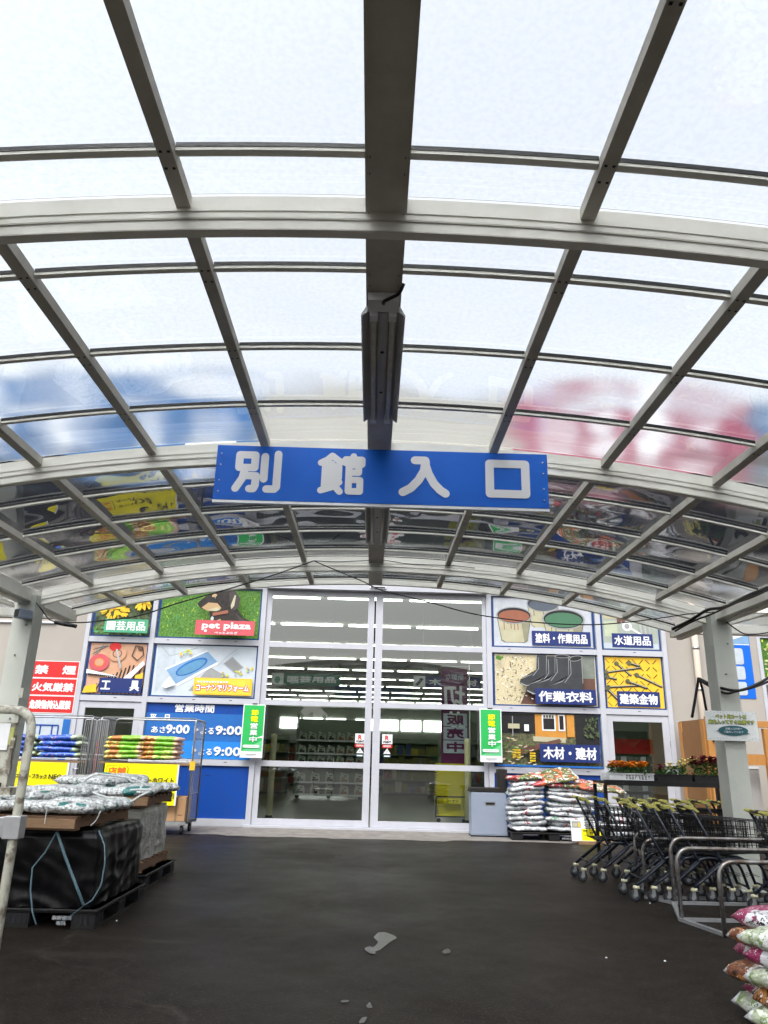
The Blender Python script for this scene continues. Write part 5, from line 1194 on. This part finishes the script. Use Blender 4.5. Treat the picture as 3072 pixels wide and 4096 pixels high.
def plant(seed, m, label, cat, group, loc, fl=.14, nf=14, petal=.022, low=0.):
    rr = random.Random(seed); q = MB()
    for k in range(90):
        a = rr.uniform(0,2*pi); d = rr.uniform(.0,.095); z = rr.uniform(.04,fl*.85); c0 = V((d*cos(a),d*sin(a),z)); s_ = rr.uniform(.018,.036)
        u = V((cos(a),sin(a),rr.uniform(-.2,.9))).normalized()*s_; v = u.cross(V((rr.uniform(-1,1),rr.uniform(-1,1),rr.uniform(-1,1)))).normalized()*s_*.45
        q.faces([c0-u,c0+v,c0+u,c0-v], [(0,1,2,3)], leaf_m)
    q.lathe([(0,0),(.04,0),(.05,.05),(0,.05)], (0,0,0), black_m, 8)
    for k in range(nf):
        a = rr.uniform(0,2*pi); d = rr.uniform(0,.085); c0 = V((d*cos(a),d*sin(a),fl*rr.uniform(.75,1.15)-low*d))
        for j in range(9):
            b_ = rr.uniform(0,2*pi); u = V((cos(b_),sin(b_),rr.uniform(-.1,.8))).normalized()*petal; v = V((-sin(b_),cos(b_),rr.uniform(-.3,.3)))*petal*.55
            q.faces([c0,c0+u*.6+v,c0+u,c0+u*.6-v], [(0,1,2,3)], m)
    o = q.build('potted_flower'); o.location = loc; return tag(o, label, cat, group)
for k in range(8): plant(k+300, marigold_m, 'orange marigold in the white slotted tray', 'flower', 'marigolds in the white tray', (3.80+.077*k+rnd.uniform(-.01,.01), 12.29+.14*(k%2)+rnd.uniform(-.02,.02), tz+.03), .23, 26, .032)
for k in range(6): plant(k+320, pansy_m if k > 1 else crimson_m, 'small pale pansy in the black tray' if k > 1 else 'small dark pansy in the black tray', 'flower', 'pansies in the black tray', (4.56+.08*k, 12.29+.13*(k%2), tz+.03), .18+.02*k, 12, .028)
for k in range(8): plant(k+340, crimson_m if k != 1 else pansy_m, 'dark crimson flower in the right black tray' if k != 1 else 'pale yellow flower among the dark crimson ones', 'flower', 'crimson flowers in the right tray', (5.11+.065*k, 12.29+.13*(k%2), tz+.03), .31+.01*(k%3), 24, .034)
# ------------------------------------------------------------ sign on the right post
sp_a = at(2818,2842,9.84); sp_b = at(3038,2966,9.84)
q = Sheet(9.842); q.rect(sp_a.x,sp_b.x,sp_b.z,sp_a.z, pbr('pet_sign_white',(.62,.65,.65),.4), .006); w_ = sp_b.x-sp_a.x; h_ = sp_a.z-sp_b.z
X = lambda u: sp_a.x+u*w_
Zz = lambda v: sp_b.z+v*h_
olive = pbr('olive_letter',(.42,.44,.05),.5)
for t_, u0, u1, v0, v1 in (('ペット用カートは',.2,.8,.74,.88),('店内入ってすぐ右側です',.05,.94,.56,.70)):
    q.text(t_, X(u0),X(u1),Zz(v0),Zz(v1), teal_p, .0055); q.text(t_, X(u0),X(u1),Zz(v0),Zz(v1), olive, .0015)
q.ell(X(.51),Zz(.34),w_*.29,h_*.17,teal_p); q.poly([(X(.25),Zz(.36)),(X(.18),Zz(.32)),(X(.28),Zz(.28))],teal_p); q.poly([(X(.74),Zz(.30)),(X(.84),Zz(.24)),(X(.70),Zz(.22))],teal_p)
q.text('店舗入口内側で', X(.36),X(.68),Zz(.37),Zz(.44), pale_blue, .001); q.text('ご案内しています', X(.32),X(.70),Zz(.26),Zz(.33), pale_blue, .001)
for k in range(16): q.ell(X(.05+.06*k),Zz(.94+.02*(k%2)),.006,.005,grey_p,6); q.ell(X(.05+.06*k),Zz(.05+.02*(k%3)),.006,.005,grey_p,6)
tag(q.build('post_sign'), 'pale sign with olive writing and a dark oval fixed to the right post', 'sign')
# ------------------------------------------------------------ pine display frames by the wall
rt = thing('pine_cabinet', 'tall pine panel unit with a bright front post near the downpipe', 'cabinet', (0,0,0))
q = MB(); q.box((6.60,15.1,GZ),(6.73,15.2,2.32), pine); q.box((6.731,15.13,1.05),(6.80,15.19,1.30), pine_dark); q.box((6.95,15.3,GZ),(7.08,15.38,1.68), pine); q.box((6.731,15.32,.55),(6.949,15.36,.75), pine); q.build('front_frame', rt, .004)
q = MB(); q.box((6.60,15.2,GZ),(6.64,16.45,2.27), pine_dark); q.box((6.585,15.35,.3),(6.5995,16.3,2.05), pine_dark); q.box((6.575,15.2,GZ),(6.5995,15.35,2.25), pine); q.box((6.575,16.3,GZ),(6.5995,16.45,2.25), pine); q.build('side_panel', rt)
q = MB(); q.box((6.641,16.4,GZ),(6.80,16.45,2.25), wood_new); q.build('back_panel', rt)
q = MB(); q.tube([(6.70,15.09,1.85),(6.70,15.06,1.85)], .02, black_m); q.build('knob', rt)
rt = thing('timber_stand', 'orange pine frame with a crossbar, rightmost beside the post', 'frame', (0,0,0))
q = MB(); q.box((7.62,14.9,GZ),(7.72,15.0,2.1), pine); q.box((8.6,14.9,GZ),(8.72,15.0,2.3), pine); q.build('upright', rt, .004)
q = MB(); q.box((7.5,14.902,2.12),(9.0,14.998,2.24), pine); q.build('top_rail', rt, .004)
q = MB(); q.box((6.9,14.96,1.42),(7.619,14.995,1.62), pine); q.box((7.721,14.96,1.42),(8.599,14.995,1.62), pine_dark); q.build('crossbar', rt)
q = MB(); q.box((7.72,15.01,.2),(8.6,15.04,2.0), pine_dark); q.build('infill_panel', rt)
q = MB(); q.box((6.95,15.25,GZ),(7.60,15.3,1.35), pbr('grey_board',(.33,.32,.31),.6)); q.box((6.93,15.24,1.35),(7.61,15.31,1.40), white_p); tag(q.build('grey_board'), 'grey board with a white top edge standing behind the right post', 'board')
# ------------------------------------------------------------ shopping carts
navy_tube = pbr('dark_navy_tube', (.010,.014,.024), .35)
hub_m = pbr('dark_hub', (.05,.055,.065), .5)
def make_cart(label):
    rt = thing('shopping_cart', label, 'cart', (0,0,GZ), 0, 'nested shopping carts')
    q = MB()
    for s in (-1,1):
        y = s*.235
        q.tube(fillet([(.0,y,.97),(.26,y,.46),(.28,y,.42),(.05,y,.24),(-.06,y,.165)],.05,4), .0155, navy_tube, 8)
        q.tube(fillet([(-.06,y*.96,.165),(.30,y*.96,.455),(.42,y*.96,.47),(.72,y*.8,.43),(.80,y*.75,.16)],.09,5), .0165, navy_tube, 8)
    for x, z, w_ in ((.28,.42,.235),(.80,.18,.178),(.02,.225,.22)): q.tube([(x,-w_,z),(x,w_,z)], .012, navy_tube, 6)
    q.build('frame', rt)
    q = MB(); f0, f1 = .10, .86
    def P(u, side, v):          # basket wall point: u along, v up
        x = f0+(f1-f0)*u; zb = .50+.03*u; zt = .90-.05*u; w0 = .185-.03*u; w1 = .225-.04*u
        return V((x+(-.03*(1-u) if v else 0)*1, side*(w0+(w1-w0)*v), zb+(zt-zb)*v))
    for s in (-1,1):
        for k in range(16): q.tube([P(k/15,s,0),P(k/15,s,1)], .0036, black_m, 4)
        for v in (0,.25,.5,.75,1): q.tube([P(0,s,v),P(1,s,v)], .004 if v not in (0,1) else .006, black_m, 4)
    for k in range(9):
        t = -1+2*k/8
        for u in (0,1): q.tube([V((P(u,1,0).x,t*P(u,1,0).y,P(u,1,0).z)),V((P(u,1,1).x,t*P(u,1,1).y,P(u,1,1).z))], .0036, black_m, 4)
        q.tube([V((P(0,1,0).x,t*P(0,1,0).y,P(0,1,0).z)),V((P(1,1,0).x,t*P(1,1,0).y,P(1,1,0).z))], .0036, black_m, 4)
    for v in (.33,.66,1):
        for u in (0,1): q.tube([P(u,-1,v),P(u,1,v)], .005, black_m, 4)
    for k in range(10): q.tube([V((.12+.065*k,-.17,.285)),V((.12+.065*k,.17,.285))], .003, black_m, 4)
    q.build('basket', rt)
    q = MB(); q.tube([(-.02,-.2,.985),(-.02,.2,.985)], .014, black_m, 8); hb_ = q.build('handle', rt)
    for s in (-1,1):
        q = MB(); q.prism([(-.075,.99),(-.06,1.012),(.02,1.004),(.085,.945),(.06,.936),(0,.962)], s*.2-.034, s*.2+.034, grip_y); q.lathe([(0,-.031),(.009,-.0305),(.009,0)], (.0,s*.2,.983), black_m, 8, 'y'); g_ = q.build('grip', hb_, .004); g_.parent = hb_
    for s in (-1,1):
        for x, y in ((-.06,.235),(.80,.17)):
            q = MB(); q.lathe([(0,.162),(.034,.162),(.040,.135),(0,.135)], (x,s*y,0), caster_c, 12); q.box((x-.03,s*y-.022,.06),(x+.006,s*y-.017,.134), dull_steel); q.box((x-.03,s*y+.017,.06),(x+.006,s*y+.022,.134), dull_steel); c_ = q.build('caster', rt)
            q = MB(); q.lathe([(0,-.014),(.052,-.014),(.062,-.009),(.062,.009),(.052,.014),(0,.014)], (x-.02,s*y,.063), rubber, 16, 'y'); q.lathe([(.0,-.0165),(.018,-.0165),(.022,-.0145)], (x-.02,s*y,.063), dull_steel, 10, 'y'); q.lathe([(.024,-.0150),(.040,-.0150),(.044,-.0142)], (x-.02,s*y,.063), hub_m, 14, 'y'); w__ = q.build('wheel', c_)
    return rt
ords = ['first','second','third','fourth','fifth','sixth','seventh','eighth','ninth']
cart0 = None
for lane, (x0, y0, n, st, nm) in enumerate(((2.84,10.62,9,.255,'far row, counted from the aisle'),(3.02,9.30,4,.22,'middle row, counted from the aisle'),(4.12,8.40,5,.24,'nearest row, counted from the aisle'))):
    for k in range(n):
        lb = '%s black cart with yellow grips in the %s' % (ords[k], nm)
        if cart0 is None: cart0 = c_ = make_cart(lb)
        else: c_ = dup(cart0, None, None, lb)
        c_.location = (x0+st*k+rnd.uniform(-.035,.035), y0-.02*k+rnd.uniform(-.03,.03), GZ); c_.rotation_euler = (0,0,RAD(-3+rnd.uniform(-4,4)))
# corral of bent steel hoops
rt = thing('cart_corral', 'steel corral of bent tube hoops joined by floor bars beside the carts', 'corral', (0,0,0))
hm = pbr('worn_steel_tube', (.32,.32,.32), .34, .8, (.12,.09,.07), 10, .5)
for x0, y, zt, x1 in ((3.38,10.2,.58,5.2),(3.16,9.27,.575,5.2),(3.36,8.95,.62,5.6),(3.07,8.04,.605,5.4),(3.20,7.40,.565,5.2)):
    q = MB(); q.tube(fillet([(x0,y,GZ),(x0,y,zt),(x1,y,zt),(x1,y,GZ)],.16,7), .021, hm, 10); q.build('hoop', rt)
q = MB()
for a, b_ in (((3.15,9.27),(3.34,8.95)),((3.34,8.95),(3.06,8.04)),((3.06,8.04),(3.20,7.40)),((3.34,8.95),(5.6,8.95)),((3.06,8.04),(5.4,8.04)),((3.15,9.27),(5.2,9.27))):
    q.bar((*a,GZ+.02),(*b_,GZ+.02), .045, .03, dull_steel)
q.build('floor_bar', rt)
# ------------------------------------------------------------ soil bags close by at the lower right
K_ = (.02,.015,.02)
br_m = [bagmat('plant_soil_bag_magenta', [(0,(.66,.67,.69)),(.07,(.26,.025,.09)),(.22,(.64,.65,.67)),(.88,(.66,.67,.69))], [((.40,.45,.30),.57,14,.5,.85),((.26,.03,.08),.61,18,.2,.8),(K_,.555,30,.26,.62),((.70,.71,.73),.60,60,.1,.9)], .28, .8),
        bagmat('plant_soil_bag_orange', [(0,(.66,.67,.69)),(.10,(.16,.05,.02)),(.30,(.60,.60,.60)),(.90,(.66,.67,.69))], [((.38,.16,.04),.52,20,.08,.34),((.04,.018,.01),.56,24,.08,.4),((.36,.20,.07),.59,16,.5,.85),((.24,.03,.08),.63,18,.4,.8),((.70,.71,.73),.61,60,.1,.9)], .28, .8),
        bagmat('plant_soil_bag_green', [(0,(.68,.69,.71)),(.12,(.42,.47,.34)),(.28,(.66,.68,.66)),(.90,(.68,.69,.71))], [((.20,.29,.11),.53,20,.12,.40),((.64,.67,.58),.55,24,.1,.9),(K_,.555,30,.34,.75),((.70,.71,.73),.59,60,.2,.9)], .28, .8)]
nmz = ['magenta','orange','green']
for k in range(6):
    t = [2,0,1,0,1,0][k]; z = GZ+.07+.091*k
    bag('plant_soil_bag', .76, .47, .115, k+220, br_m[t], '%s bag with %s print in the outer pile at the lower right' % (lv[k] if k < 5 else 'topmost', nmz[t]), 'bag', 'printed soil bags at the lower right', (2.60+rnd.uniform(-.03,.03)+.03*(k%2), 5.0+rnd.uniform(-.04,.04), z), (.05+rnd.uniform(-.04,.04),.03+rnd.uniform(-.03,.03),RAD(-72+rnd.uniform(-7,7))), wr=.016, tri=.5)
for k in range(6):
    t = [1,2,1,2,0,2][k]; z = GZ+.075+.092*k
    bag('plant_soil_bag', .76, .47, .115, k+240, br_m[t], '%s bag with %s print in the inner pile at the lower right' % (lv[k] if k < 5 else 'topmost', nmz[t]), 'bag', 'printed soil bags at the lower right', (2.44+rnd.uniform(-.03,.03), 4.46+rnd.uniform(-.03,.03), z), (.04+rnd.uniform(-.04,.04),.0,RAD(-66+rnd.uniform(-8,8))), wr=.016, tri=.5)
# litter on the asphalt
for i, (px, py) in enumerate(((2600,3614),(2425,3832),(466,3684),(2660,3845))):
    p = at(px,py,1); d = p-V((0,0,CAMH)); p = V((0,0,CAMH))+d*((GZ-CAMH)/d.z)
    q = MB(); q.lathe([(0,.008),(.007,.006),(.010,.0),(0,0)], (0,0,0), white_p, 7); o = q.build('pebble'); o.location = p; tag(o, 'tiny white pebble lying on the wet asphalt, %s' % ('by the corral','in the open right','by the black pallet','near the soil bags')[i], 'pebble')
bpy.context.view_layer.update()
